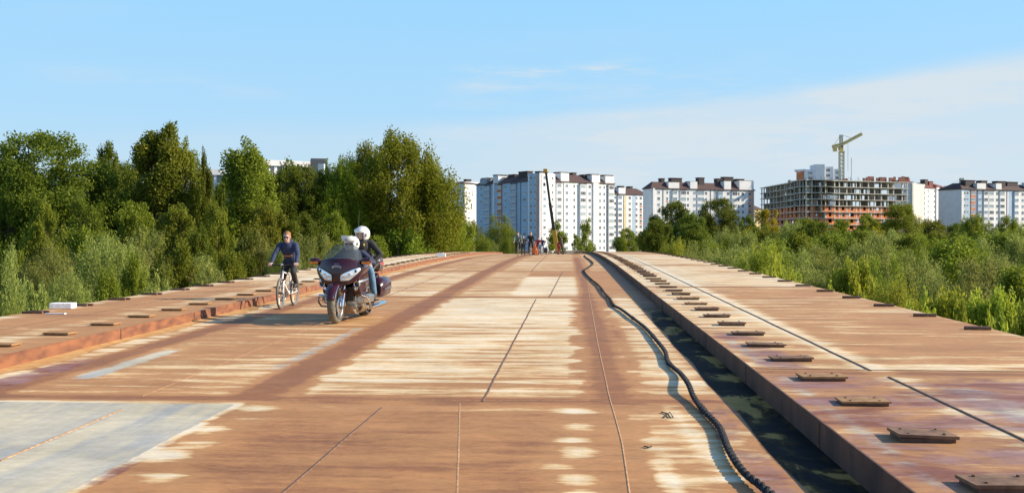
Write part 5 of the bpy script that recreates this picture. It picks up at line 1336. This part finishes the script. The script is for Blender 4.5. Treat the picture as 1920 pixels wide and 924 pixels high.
# fairing: front shell is a height field x(y,z) inside a shield outline
def fx_(y, z): return .83 - 1.15 * y * y - 1.1 * max(0, z - .86) ** 2 - .5 * max(0, .8 - z) ** 2
half = [(0, 1.125), (.10, 1.125), (.20, 1.115), (.30, 1.09), (.38, 1.045), (.425, .99), (.43, .93), (.40, .85), (.345, .77), (.27, .71), (.20, .675), (.12, .65), (0, .635)]
outl = half + [(-y, z) for y, z in half[-2:0:-1]]; cy, cz = 0, .88
rings = []
for k in range(13):
    t = k / 12; rings.append([(fx_(cy + (y - cy) * t, cz + (z - cz) * t), cy + (y - cy) * t, cz + (z - cz) * t) for y, z in outl])
rings2 = rings[1:]
rim = rings2[-1]
for dx, gy, gz in ((.02, 1.012, 1.004), (.12, 1.03, 1.0), (.30, 1.0, .985), (.42, .93, .97)):
    rings2.append([(x - dx, y * gy, cz + (z - cz) * gz) for x, y, z in rim])
m = MB().loft(rings2, cap=False); m.add([rings[0][0]] + rings[1], [(0, i + 1, (i + 1) % len(outl) + 1) for i in range(len(outl))])
m.build('fairing', M_mar, mo, True)
def lamp(q):
    poly = [(.075, .735), (.070, .80), (.085, .845), (.16, .885), (.27, .935), (.36, .965), (.395, .945), (.385, .905), (.33, .84), (.26, .775), (.22, .745), (.14, .732)]
    c = (.20, .82); rr = []
    for off, sc_ in ((.002, 1.), (.014, .97), (.016, .6), (.017, .05)):
        rr.append([(fx_(c[0] + (y - c[0]) * sc_, c[1] + (z - c[1]) * sc_) + off, q * (c[0] + (y - c[0]) * sc_), c[1] + (z - c[1]) * sc_) for y, z in poly])
    h = MB().loft(rr, cap=False).build('headlight', M_refl, mo, True)
    for (y, z, r_) in ((.125, .785, .036), (.215, .825, .040), (.315, .905, .025)):
        x = fx_(y, z) + .017; MB().lathe([(r_, -.004), (r_, .006), (r_ * .85, .010), (r_ * .3, .004), (0, .006)], (x, q * y, z), 'x', 20).build('bulb_bowl', M_chrome if y < .3 else M_blkp, h, True)
    MB().tube([(fx_(y, z) + .012, q * y, z) for y, z in poly], .006, 6, closed=True).build('lamp_rim', M_blkp, h, True)
lamp(1); lamp(-1)
e = MB()
for k in range(-3, 4): e.box((fx_(k * .024, .98) + .006, k * .024, .985 - .002 * k * k), (.010, .012, .026))
e.tube([(fx_(y, 1.0) + .008, y, 1.004 - 3.2 * y * y) for y in np.linspace(-.085, .085, 9)], .005, 6)
e.tube([(fx_(y, 1.03) + .004, y, 1.032) for y in (-.045, 0, .045)], .004, 6)
e.build('nose_emblem', M_chrome, mo)
# windshield
rg = []
for i in range(15):
    z = i / 14; wd = .35 - .12 * z ** 2.4; zz = 1.10 + .27 * z; x0 = .66 - .27 * z
    rg.append([(x0 - 1.1 * (wd * s) ** 2, wd * s, zz - .06 * abs(s) ** 3 * (1 if z > .05 else 0)) for s in np.linspace(-1, 1, 15)])
ws = MB().loft(rg, cap=False, closed=False).build('windshield', M_shield, mo, True)
MB().tube([rg[0][0]] + [r_[0] for r_ in rg] + list(rg[-1]) + [r_[-1] for r_ in rg[::-1]], .0045, 6).build('windshield_edge', M_blkp, ws, True)
MB().prism([(.60, 1.10), (.40, 1.13), (.38, 1.08), (.55, 1.06)], -.27, .27).build('dashboard', M_blkp, mo)
# mirrors with amber lamps
for q in (-1, 1):
    rr = []
    for s_, y0 in ((.3, .36), (.85, .40), (1., .45), (1., .50), (.8, .545), (.3, .56)):
        rr.append([(.60 + .055 * s_ * math.cos(a) - (.02 if math.cos(a) < 0 else 0), q * y0, 1.075 + .058 * s_ * math.sin(a)) for a in np.linspace(0, 2 * PI, 14, endpoint=False)])
    mi = MB().loft(rr).build('mirror', M_mar, mo, True)
    MB().loft([[(.656 - .012 * s_, q * (.47 + dy * s_), 1.066 + dz * s_) for dy, dz in ((-.075, -.034), (-.068, .022), (.060, .026), (.082, .0), (.066, -.036))] for s_ in (1., .9, .3)]).build('turn_signal', M_amber, mi, True)
    MB().tube([(.50, q * .30, 1.05), (.58, q * .40, 1.06)], .03, 10).build('mirror_arm', M_blkp, mi, True)
    # lower chrome fog lamp and duct under the headlight
    fo = MB().lathe([(.052, -.06), (.056, .0), (.050, .012), (.040, .006), (.036, -.02), (0, -.03)], (.66, q * .315, .675), 'x', 24).build('fog_lamp', M_chrome, mo, True)
    MB().ball((.645, q * .315, .675), (.015, .036, .036)).build('fog_lens', M_lens, fo, True)
    MB().lathe([(.036, -.04), (.040, .0), (.030, .006), (.026, -.02), (0, -.03)], (.62, q * .285, .600), 'x', 20).build('horn', M_chrome, mo, True)
    MB().tube([(.66, q * .33, .70), (.50, q * .40, .735), (.32, q * .42, .76)], [.012, .020, .008], 8).build('side_trim', M_chrome, mo, True)
    # leg shield / side cowl
    rr = [[(x, q * y, z) for x, y, z in ring] for ring in (
        [(.60, .20, .62), (.64, .31, .72), (.52, .415, .84), (.40, .43, .98), (.36, .30, 1.0), (.36, .2, .6)],
        [(.48, .22, .46), (.52, .34, .50), (.42, .40, .62), (.30, .425, .80), (.22, .32, .86), (.2, .2, .5)],
        [(.30, .22, .42), (.34, .33, .44), (.22, .37, .52), (.08, .37, .66), (.02, .3, .74), (.0, .2, .44)])]
    MB().loft(rr).build('side_cowl', M_mar, mo, bevel=.012)
    MB().box((.40, q * .415, .665), (.10, .02, .035)).box((.30, q * .405, .60), (.16, .02, .02)).box((.335, q * .395, .545), (.06, .02, .05)).build('cowl_badge', M_chrome, mo, bevel=.004)
    # engine: cylinder head, headers
    en = MB(); en.box((.16, q * .30, .40), (.44, .16, .17)); en.build('cylinder_head', M_alu, mo, bevel=.02)
    hc = MB().box((.16, q * .395, .40), (.40, .05, .14)).box((.16, q * .425, .40), (.34, .02, .10)).build('valve_cover', M_chrome, mo, bevel=.015)
    for k in range(5): MB().box((.02 + .07 * k, q * .435, .40), (.018, .012, .09)).build('cooling_rib', M_alu, hc, bevel=.003)
    for k in range(3): MB().tube([(.28 - .12 * k, q * .30, .33), (.26 - .12 * k, q * .32, .25), (.16 - .12 * k, q * .24, .19), (-.1, q * .2, .18)], .022, 10).build('exhaust_header', M_chrome, mo, True)
    MB().tube([(.42, q * .30, .47), (.46, q * .44, .44), (.40, q * .47, .34), (.26, q * .47, .26), (.16, q * .40, .24)], .016, 10).build('crash_bar', M_chrome, mo, True)
    MB().box((.41, q * .42, .42), (.06, .10, .12)).build('crash_bar_cover', M_chrome, mo, bevel=.02)
    rr = []
    for x, r_ in ((-.12, .03), (-.30, .045), (-.55, .055), (-1.05, .060), (-1.16, .056), (-1.16, .040), (-1.08, .038)): rr.append([(x, q * .30 + r_ * math.cos(a), .235 - .03 * (x + 1.1) + r_ * .8 * math.sin(a)) for a in np.linspace(0, 2 * PI, 16, endpoint=False)])
    MB().loft(rr).build('silencer', M_chrome, mo, True)
    MB().box((.02, q * .36, .29), (.20, .12, .03)).build('footboard', M_blkp, mo, bevel=.008); MB().box((-.34, q * .34, .335), (.24, .13, .03)).build('footboard', M_blkp, mo, bevel=.008)
    # saddlebag
    rr = []
    for x, s_, zc in ((-.56, .6, .52), (-.62, .9, .54), (-.85, 1., .56), (-1.12, .96, .57), (-1.20, .8, .58), (-1.225, .5, .58)):
        rr.append([(x, q * (.335 + y * s_), zc + z * s_) for y, z in ((-.10, -.17), (.03, -.19), (.10, -.15), (.125, .0), (.115, .10), (.06, .17), (-.04, .185), (-.10, .17))])
    sb = MB().loft(rr).build('saddlebag', M_mar, mo, True)
    MB().tube([(-.62, q * .463, .53), (-1.15, q * .455, .54)], .008, 6).build('bag_trim', M_chrome, sb, True)
    MB().box((-1.215, q * .33, .60), (.03, .14, .10)).build('tail_light', M_redl, sb, bevel=.008)
# frame, engine block, belly
MB().box((.12, 0, .40), (.62, .48, .34)).box((-.28, 0, .40), (.40, .30, .30)).build('engine_block', M_alu, mo, bevel=.03)
MB().prism([(.50, .30), (.46, .20), (.30, .13), (-.35, .13), (-.45, .22), (-.3, .30)], -.19, .19).build('belly_pan', mat('dusty_belly', (.30, .25, .20), .5, .4, .2, 12), mo, bevel=.02)
MB().prism([(.56, .62), (.50, .38), (.36, .34), (.34, .66)], -.21, .21).build('radiator', M_blkp, mo, bevel=.01)
MB().prism([(.40, .86), (.30, 1.0), (.05, 1.02), (-.12, .90), (-.35, .80), (-.35, .60), (.30, .60)], -.17, .17).build('tank', M_mar, mo, bevel=.04)
MB().prism([(-.05, .84), (-.12, .76), (-.36, .74), (-.44, .80), (-.50, .86), (-.78, .88), (-.80, .80), (-.55, .70), (-.1, .62), (.0, .66)], -.19, .19).build('seat', M_seat, mo, bevel=.04)
for q in (-1, 1): MB().prism([(.0, .66), (-.10, .62), (-.55, .60), (-.60, .72), (-.35, .74), (-.1, .76)], q * .19, q * .225).build('side_panel', M_mar, mo, bevel=.012)
MB().prism([(-.80, .84), (-.84, 1.20), (-.90, 1.22), (-.93, .84)], -.17, .17).build('passenger_backrest', M_seat, mo, bevel=.03)
for q in (-1, 1): MB().tube([(-.50, q * .24, .86), (-.60, q * .30, .98), (-.82, q * .29, 1.00)], .035, 10).build('armrest', M_seat, mo, True)
rr = []
for z, s_ in ((.84, .8), (.88, .96), (1.0, 1.), (1.02, .97), (1.035, 1.), (1.10, .93), (1.15, .7)): rr.append([(-1.04 + .20 * s_ * x, .29 * s_ * y, z) for x, y in ((1, -.8), (1, .8), (.7, 1), (-.6, 1), (-1, .7), (-1, -.7), (-.6, -1), (.7, -1))])
tkk = MB().loft(rr).build('top_case', M_mar, mo, bevel=.012)
MB().box((-.93, .292, .95), (.05, .012, .10)).box((-1.1, .285, .95), (.05, .012, .08)).build('case_latch', M_chrome, tkk, bevel=.003)
for q in (-1, 1): MB().box((-1.06, q * .285, .99), (.26, .014, .04)).build('side_reflector', M_redl, tkk, bevel=.004)
MB().prism([(-.60, .62), (-1.15, .82), (-1.24, .74), (-1.20, .50), (-.95, .42), (-.7, .5)], -.20, .20).build('tail_body', M_mar, mo, bevel=.03)
arc_shell(RX, .315, .36, .37, 40, 200, .12).build('rear_fender', M_mar, mo, True)
MB().tube([(.34, q_, 1.02 - .1 * abs(q_)) for q_ in (-.12, 0, .12)], .014, 8).tube([(.34, -.12, 1.0), (.30, -.26, 1.045), (.20, -.40, 1.03)], .014, 8).tube([(.34, .12, 1.0), (.30, .26, 1.045), (.20, .40, 1.03)], .014, 8).build('handlebar', M_chrome, mo, True)
for q in (-1, 1):
    MB().tube([(.25, q * .33, 1.038), (.185, q * .425, 1.028)], .018, 10).build('grip', M_rubber, mo, True)
    MB().tube([(.31, q * .31, 1.045), (.29, q * .41, 1.035)], .006, 6).build('brake_lever', M_chrome, mo, True)
MB().tube([(-1.12, -.22, 1.05), (-1.20, -.235, 1.5), (-1.34, -.25, 2.02)], [.006, .004, .002], 6).build('antenna', M_blkp, mo, True)
MB().tube([(-.05, .22, .22), (-.12, .30, .10)], .012, 8).build('side_stand', M_blkp, mo, True)

# --------------------------------------------------------------- riders
dr = empty('person', tuple(mo.location), mrz, 'front motorcycle rider in white flip up helmet and dark blue jacket holding the handlebars', 'person')
K = person(dr, dict(pelvis=(-.22, 0, .83), neck=(-.13, 0, 1.245), head=(-.075, -.01, 1.362), face=(.88, -.42, -.10), wrL=(.155, .36, 1.065), wrR=(.155, -.36, 1.065), hfL=(.6, .35, -.25), hfR=(.6, -.35, -.25), hnL=(0, 0, -1), hnR=(0, 0, -1),
    epL=(-.3, .8, -.6), epR=(-.3, -.8, -.6), anL=(.02, .34, .41), anR=(.02, -.34, .41), kpL=(1, .35, .5), kpR=(1, -.35, .5), ffL=(1, .1, -.05), ffR=(1, -.1, -.05)),
    dict(top=M_navyj, legs=M_black, bulk=True, scale=.98, shoulder=.185, curl=1.25))
eyes(K, dr); helmet(K, dr, 'modular')
ch, f, l, u_ = K['chest'], K['frt'], K['lat'], K['up']; MM = Matrix((f, l, u_)).transposed()
s_ = MB()
for i in range(8):
    a = (i - 3.5) * .19; p = ch + MM @ Vector((.163 * math.cos(a), .19 * math.sin(a), -.03)); s_.box(p, (.008, .036, .045), MM @ Matrix.Rotation(a * .85, 3, 'Z'))
s_.build('chest_stripe', M_white, dr)
pa = empty('person', tuple(mo.location), mrz, 'rear motorcycle passenger in white open helmet, black jacket and blue jeans', 'person')
K = person(pa, dict(pelvis=(-.60, .01, .99), neck=(-.56, .045, 1.425), head=(-.53, .05, 1.545), face=(.82, -.52, -.10), wrL=(-.40, .27, 1.02), wrR=(-.38, -.25, 1.02), hfL=(.7, -.2, -.7), hfR=(.7, .2, -.7), hnL=(0, -1, -.3), hnR=(0, 1, -.3),
    epL=(-.3, 1, -.2), epR=(-.3, -1, -.2), anL=(-.36, .34, .455), anR=(-.36, -.34, .455), kpL=(1, .45, .2), kpR=(1, -.45, .2), ffL=(1, .08, -.05), ffR=(1, -.08, -.05)),
    dict(top=M_black, legs=M_jean, bulk=True, scale=.98, shoulder=.19, curl=.7))
eyes(K, pa); helmet(K, pa, 'open')
ch, f, l, u_ = K['chest'], K['frt'], K['lat'], K['up']; MM = Matrix((f, l, u_)).transposed()
bd = MB(); bd.prism([(-.014, .018), (.014, .018), (.014, -.006), (0, -.02), (-.014, -.006)], 0, .008, 'yz'); o = bd.build('jacket_badge', mat('yellow_badge', (.75, .55, .05), .6), pa); o.matrix_local = Matrix.Translation(ch + MM @ Vector((.150, .085, .085))) @ (MM @ Matrix.Rotation(.5, 3, 'Z')).to_4x4()

# ================================================================== BICYCLES
M_frw = mat('bike_white', (.72, .71, .70), .3, 0, .04, 8, coat=.4)
M_frr = mat('bike_red', (.50, .05, .04), .3, 0, .04, 8, coat=.4)
M_tyre_b = mat('bike_tyre', (.12, .11, .10), .8, 0, .2, 30)
def bicycle(loc, rz, label, frame_m, steer=0., sc=1.):
    b = empty('bicycle', loc, rz, label, 'bicycle'); b.scale = (sc, sc, sc); r = .335; FXB, RXB = .54, -.54
    T = lambda pts, rad, n=10: MB().tube(pts, rad, n)
    hs = Vector((FXB - .13, 0, .62)); ht = Vector((FXB - .185, 0, .82)); bbk = Vector((-.10, 0, .29)); stt = Vector((-.25, 0, .76))
    def wh(x, st=0.):
        w = empty('wheel', (x, 0, r)); w.parent = b; w.rotation_euler = (0, 0, st)
        MB().tube([((r - .022) * math.cos(a), 0, (r - .022) * math.sin(a)) for a in np.linspace(0, 2 * PI, 48, endpoint=False)], .024, 10, closed=True).build('tyre', M_tyre_b, w, True)
        MB().tube([((r - .052) * math.cos(a), 0, (r - .052) * math.sin(a)) for a in np.linspace(0, 2 * PI, 48, endpoint=False)], .011, 8, closed=True).build('rim', M_alu, w, True)
        s = MB()
        for k in range(28):
            a = 2 * PI * k / 28; a2 = a + (.5 if k % 2 else -.5); s.tube([(.02 * math.cos(a2), .025 * (-1) ** k, .02 * math.sin(a2)), ((r - .055) * math.cos(a), 0, (r - .055) * math.sin(a))], .0014, 4)
        s.build('spokes', M_alu, w); MB().lathe([(0, -.05), (.018, -.05), (.022, 0), (.018, .05), (0, .05)], (0, 0, 0), 'y', 16).build('hub', M_blkp, w, True)
        MB().lathe([(.04, .03), (.082, .03), (.082, .032), (.04, .032)], (0, 0, 0), 'y', 24).build('brake_disc', M_chrome, w)
        return w
    wh(FXB, steer); wh(RXB)
    T([hs, bbk], .023).build('down_tube', frame_m, b, True); T([ht - Vector((-.01, 0, .03)), stt - Vector((0, 0, .06))], .018).build('top_tube', frame_m, b, True); T([bbk, stt], .017).build('seat_tube', frame_m, b, True); T([hs, ht], .022).build('head_tube', frame_m, b, True)
    for q in (-1, 1):
        T([bbk + Vector((0, q * .03, 0)), (RXB, q * .06, r)], .010).build('chain_stay', frame_m, b, True); T([stt - Vector((-.01, q * -.02, .08)), (RXB, q * .06, r)], .009).build('seat_stay', frame_m, b, True)
        T([hs + Vector((.01, q * .055, -.02)), (FXB - .03, q * .058, .56), (FXB, q * .058, r)], [.020, .018, .012]).build('fork_leg', frame_m, b, True)
    T([hs + Vector((.01, -.06, 0)), hs + Vector((.01, .06, 0))], .020).build('fork_crown', M_blkp, b, True)
    T([ht, ht + Vector((-.02, 0, .07)), ht + Vector((.05, 0, .115))], .017).build('stem', M_blkp, b, True)
    hb = ht + Vector((.05, 0, .115)); T([hb + Vector((-.06, -.32, .012)), hb + Vector((-.02, -.15, .01)), hb, hb + Vector((-.02, .15, .01)), hb + Vector((-.06, .32, .012))], .0125).build('handlebar', M_blkp, b, True)
    for q in (-1, 1):
        T([hb + Vector((-.045, q * .22, .012)), hb + Vector((-.065, q * .335, .012))], .017).build('grip', M_rubber, b, True); T([hb + Vector((-.02, q * .2, .0)), hb + Vector((.0, q * .29, -.02))], .005, 6).build('brake_lever', M_blkp, b, True)
    MB().box(hb + Vector((.03, 0, .02)), (.03, .05, .04)).build('headlamp', M_refl, b, bevel=.006)
    MB().tube([stt, stt + Vector((-.02, 0, .10))], .013, 10).build('seat_post', M_alu, b, True)
    MB().loft([[(x, y * w_, stt.z + .12 + z) for y, z in ((-1, -.02), (-.8, .01), (0, .02), (.8, .01), (1, -.02), (0, -.04))] for x, w_ in ((stt.x + .13, .018), (stt.x + .05, .03), (stt.x - .05, .06), (stt.x - .12, .075), (stt.x - .15, .05))]).build('saddle', M_seat, b, True)
    MB().lathe([(.03, -.05), (.092, -.05), (.092, -.045), (.03, -.045), (.03, -.05)], bbk, 'y', 30).build('chainring', M_alu, b)
    an = R(122); c_, s__ = math.cos(an), math.sin(an)
    for q in (-1, 1):
        d = Vector((c_ * .17 * q, 0, s__ * .17 * q)); T([bbk + Vector((0, q * .06, 0)), bbk + Vector((0, q * .075, 0)) + d], .011, 8).build('crank', M_alu, b, True)
        MB().box(bbk + Vector((0, q * .13, 0)) + d, (.09, .09, .022)).build('pedal', M_blkp, b, bevel=.004)
    MB().tube([bbk + Vector((0, -.048, .09)), (RXB, -.05, r + .04)], .004, 5).tube([bbk + Vector((0, -.048, -.09)), (RXB, -.05, r - .04)], .004, 5).build('chain', M_blkp, b)
    return b, hb * 1., bbk, (c_, s__)
bf, br = on_deck(526, 579), on_deck(549.5, 572.5)
hv = Vector((bf.x - br.x, bf.y - br.y)); brz = math.atan2(hv.y, hv.x)
SCB = .95
bax = Vector((math.cos(brz), math.sin(brz)))
bloc = (bf.x - bax.x * .54 * SCB, bf.y - bax.y * .54 * SCB, zd(bf.y) + .002)
bk, hb, bbk, cs = bicycle(bloc, brz, 'white bicycle ridden by the woman in the blue hoodie', M_frw, .05, SCB)
wo = empty('person', bloc, brz, 'blond cyclist in blue hoodie, black trousers and dark sunglasses riding a white bicycle', 'person'); wo.scale = (SCB, SCB, SCB)
stt = Vector((-.25, 0, .76))
def pedalpos(q): return bbk + Vector((cs[0] * .17 * q, q * .13, cs[1] * .17 * q))
K = person(wo, dict(pelvis=(-.27, 0, .985), neck=(-.02, .0, 1.42), head=(.055, -.0, 1.545), face=(1, .03, -.10), up=(0, 0, 1), wrL=hb + Vector((-.115, .275, .045)), wrR=hb + Vector((-.115, -.275, .045)), hfL=(.9, .1, -.15), hfR=(.9, -.1, -.15), hnL=(0.1, 0, -1), hnR=(.1, 0, -1),
    epL=(-.2, 1., -.35), epR=(-.2, -1., -.35), anL=pedalpos(1) + Vector((-.05, -.015, .085)), anR=pedalpos(-1) + Vector((-.05, .015, .085)), kpL=(1, .12, .3), kpR=(1, -.12, .3), ffL=(1, .05, -.08), ffR=(1, -.05, -.08)),
    dict(top=M_hood, legs=M_black, topname='hoodie', hood=True, bulk=True, scale=.985, shoulder=.175, hair=M_hairb, bun=True, curl=1.3))
glasses(K, wo)
ch, f, l, u_ = K['chest'], K['frt'], K['lat'], K['up']; MM = Matrix((f, l, u_)).transposed()
s_ = MB()
for i, (hh, off) in enumerate(((.04, 0), (.03, -.004), (.045, .002), (.03, 0), (.04, .003), (.028, 0), (.035, -.003), (.03, 0), (.04, 0))):
    a = (i - 4) * .135; p = ch + MM @ Vector((.160 * math.cos(a), .185 * math.sin(a), -.085 + off)); s_.box(p, (.006, .014, hh), MM @ Matrix.Rotation(a * .9, 3, 'Z')); 
    if i % 2: s_.box(p + MM @ Vector((0, .008, hh * .4)), (.006, .016, .008), MM @ Matrix.Rotation(a * .9, 3, 'Z'))
for q in (-1, 1): MB().tube([ch + MM @ Vector((.150, q * .03, .16)), ch + MM @ Vector((.172, q * .035, .10)), ch + MM @ Vector((.176, q * .03, .03))], .004, 5).build('drawstring', M_blkp, wo, True)
s_.build('chest_print', mat('orange_print', (.62, .26, .12), .7), wo)

# ================================================================== FAR GROUP AT THE END OF THE DECK
def stand_on(px, py): p = on_deck(px, py); return p
def far_cyclist(px, py, rz, top, legs, hair, blabel, plabel, fm, hgt=1.):
    p = stand_on(px, py); loc = (p.x, p.y, zd(p.y))
    b, hb, bbk, cs = bicycle(loc, rz, blabel, fm, 0, hgt); q = empty('person', loc, rz, plabel, 'person'); q.scale = (hgt,) * 3
    pp = lambda s: bbk + Vector((cs[0] * .17 * s, s * .13, cs[1] * .17 * s))
    K = person(q, dict(pelvis=(-.27, 0, .985), neck=(-.05, 0, 1.43), head=(.0, 0, 1.56), face=(1, 0, -.1), wrL=hb + Vector((-.115, .275, .045)), wrR=hb + Vector((-.115, -.275, .045)), hfL=(.9, .1, -.15), hfR=(.9, -.1, -.15), hnL=(.1, 0, -1), hnR=(.1, 0, -1), epL=(-.2, 1, -.35), epR=(-.2, -1, -.35),
        anL=pp(1) + Vector((-.05, -.015, .085)), anR=pp(-1) + Vector((-.05, .015, .085)), kpL=(1, .12, .3), kpR=(1, -.12, .3)), dict(top=top, legs=legs, scale=1., hair=hair, voxel=.011, bulk=True)); eyes(K, q)
def walker(px, py, rz, top, legs, hair, label, hgt=1., arms=0.):
    p = stand_on(px, py); q = empty('person', (p.x, p.y, zd(p.y)), rz, label, 'person'); q.scale = (hgt,) * 3
    K = person(q, dict(pelvis=(0, 0, .95), neck=(.01, 0, 1.46), head=(.03, 0, 1.60), face=(1, 0, 0), wrL=(.12 + arms, .26, .88 + arms), wrR=(-.05 + arms, -.26, .88 + arms), hnL=(0, -1, 0), hnR=(0, 1, 0), anL=(.22, .10, .10), anR=(-.16, -.10, .10), kpL=(1, 0, 0), kpR=(1, 0, 0)), dict(top=top, legs=legs, hair=hair, voxel=.011, curl=.6)); eyes(K, q)
DN = R(-90)
far_cyclist(971, 480, DN + .05, M_greyc, M_black, M_haird, 'dark bicycle of the far cyclist in grey green', 'far cyclist in grey green top, leftmost of the distant group', M_blkp, .95)
walker(981, 478.5, DN + .2, M_black, M_black, M_hairb, 'small distant person in dark clothes between the two far cyclists', .80)
far_cyclist(995, 479.5, DN - .04, M_black, M_black, M_hairb, 'dark bicycle of the far cyclist in black', 'far cyclist dressed all in black right of the small dark figure', M_blkp, .95)
far_cyclist(1009, 478, DN + .1, M_redc, M_jean, M_haird, 'bicycle of the far cyclist in red', 'distant cyclist in red top, left one of the close pair', M_frw, .76)
far_cyclist(1016, 478, DN - .1, M_hood, M_jean, M_haird, 'bicycle of the distant cyclist in blue', 'distant cyclist in blue top, right one of the close pair', M_frw, .76)
walker(1053, 477, R(170), M_haird, M_black, M_haird, 'distant dark figure walking right of the crane boom', .85)
walker(1048, 477, R(60), M_redc, M_redc, M_hairb, 'distant figure in red bending beside the crane boom', .62)
# orange barrier, pale scooter-like roll, low stack
M_oran = mat('orange_plastic', (.75, .16, .03), .5)
p = stand_on(1002, 478); q = empty('traffic_barrel', (p.x, p.y, zd(p.y)), 0, 'orange plastic barrel at the far end of the deck', 'barrel')
MB().lathe([(0, 0), (.26, 0), (.25, .3), (.22, .33), (.21, .62), (.14, .78), (0, .8)], n=20).build('barrel', M_oran, q, True); MB().lathe([(.30, 0), (.30, .06), (.24, .08)], n=20).build('base_ring', M_rubber, q, True)
p = stand_on(1020, 477.5); q = empty('cable_drum', (p.x, p.y, zd(p.y)), R(20), 'pale cable drum on its side at the far end of the deck', 'cable drum')
for x in (-.22, .22): MB().lathe([(0, x - .02), (.34, x - .02), (.34, x + .02), (0, x + .02)], (0, 0, .34), 'x', 24).build('flange', M_foam, q)
MB().lathe([(.18, -.2), (.18, .2)], (0, 0, .34), 'x', 20).build('cable_winding', M_rubber, q, True)
# barrier boards closing the deck
M_timb = mat('pale_timber', (.45, .36, .24), .8, 0, .2, 8)
bxs = [(-4.2, 1.4, .0), (-2.4, 1.7, .05), (-.4, 1.9, -.04), (1.2, 1.3, .02)]
for i, (x, wd, a) in enumerate(bxs):
    t = empty('timber_stack', (x, 99.2, zd(99.2)), a, ['leftmost', 'second from left', 'third from left', 'rightmost'][i] + ' stack of timber boards across the far end of the deck', 'timber stack', 'timber across the deck end')
    for k in range(4): MB().box((random.uniform(-.1, .1), 0, .05 + .085 * k), (wd, .3, .07)).build('board', M_timb if k % 2 else M_pad2, t, bevel=.005)
# --- mobile crane on the embankment
D = 118; M_cry = mat('crane_yellow', (.70, .36, .03), .45, 0, .1, 2); M_crb = mat('crane_black', (.04, .035, .035), .5, 0, .1, 2)
cbase = at(1046, 476, D); gzc = EZ + .05
mcn = empty('mobile_crane', (cbase.x, cbase.y, gzc), 0, 'mobile crane with tall raised telescopic boom, black above and yellow below', 'mobile crane'); o_ = Vector(mcn.location)
L0, L1, L2, L3 = at(1049, 495, D) - o_, at(1038.5, 432, D) - o_, at(1031, 380, D) - o_, at(1023.5, 322, D) - o_
MB().beam(L0, L1, .56, .50, (1, 0, 0)).build('boom_base', M_cry, mcn, bevel=.03); MB().beam(L1 - (L1 - L0) * .02, L2, .40, .36, (1, 0, 0)).build('boom_section', M_crb, mcn, bevel=.03); MB().beam(L2, L3, .30, .28, (1, 0, 0)).build('boom_tip', M_crb, mcn, bevel=.02)
MB().box(L3 + Vector((-.05, 0, .1)), (.5, .5, .45)).build('boom_head', M_cry, mcn, bevel=.03)
MB().tube([L3 + Vector((-.2, 0, 0)), L3 + Vector((-.2, 0, -1.3))], .02, 6).box(L3 + Vector((-.2, 0, -1.5)), (.2, .2, .35)).build('hook_block', M_crb, mcn)
MB().box((0, 0, .9), (2.4, 7.5, .5)).box((0, -3.2, 1.5), (2.3, 1.6, 1.2)).build('chassis', M_cry, mcn, bevel=.06); MB().box((.2, .6, 1.7), (2.0, 3.0, 1.0)).box((-.8, -1.0, 1.9), (.8, 1.4, 1.3)).build('turntable', M_crb, mcn, bevel=.06)
for x in (-1.1, 1.1):
    for y in (-2.6, -.4, 1.2, 2.8): MB().lathe([(0, -.15), (.42, -.15), (.5, -.1), (.5, .1), (.42, .15), (0, .15)], (x, y, .5), 'x', 20).build('wheel', M_rubber, mcn, True)
# --- small loader with yellow arm
lb = at(1062, 473, 112); ld = empty('excavator', (lb.x, lb.y, EZ), 0, 'small white machine with bent yellow arm right of the crane boom', 'excavator'); ld.scale = (1.55, 1.55, 1.55)
MB().box((0, 0, .95), (1.3, 1.8, .95)).box((.25, -.2, 1.3), (.7, 1.0, .5)).build('body', M_foam, ld, bevel=.06)
for x in (-.6, .6): MB().prism([(-1.0, .0), (-1.1, .25), (-.9, .5), (.9, .5), (1.1, .25), (1.0, .0)], x - .2, x + .2, 'yz').build('track', M_rubber, ld, bevel=.05)
MB().beam((-.5, -.6, 1.3), (-.1, -1.0, 1.75), .22).beam((-.1, -1.0, 1.75), (.75, -1.2, 1.9), .20).build('arm', M_cry, ld, bevel=.02); MB().beam((.75, -1.2, 1.95), (1.0, -1.3, .9), .18).box((1.0, -1.3, .6), (.5, .4, .45)).build('dipper', M_cry, ld, bevel=.02)
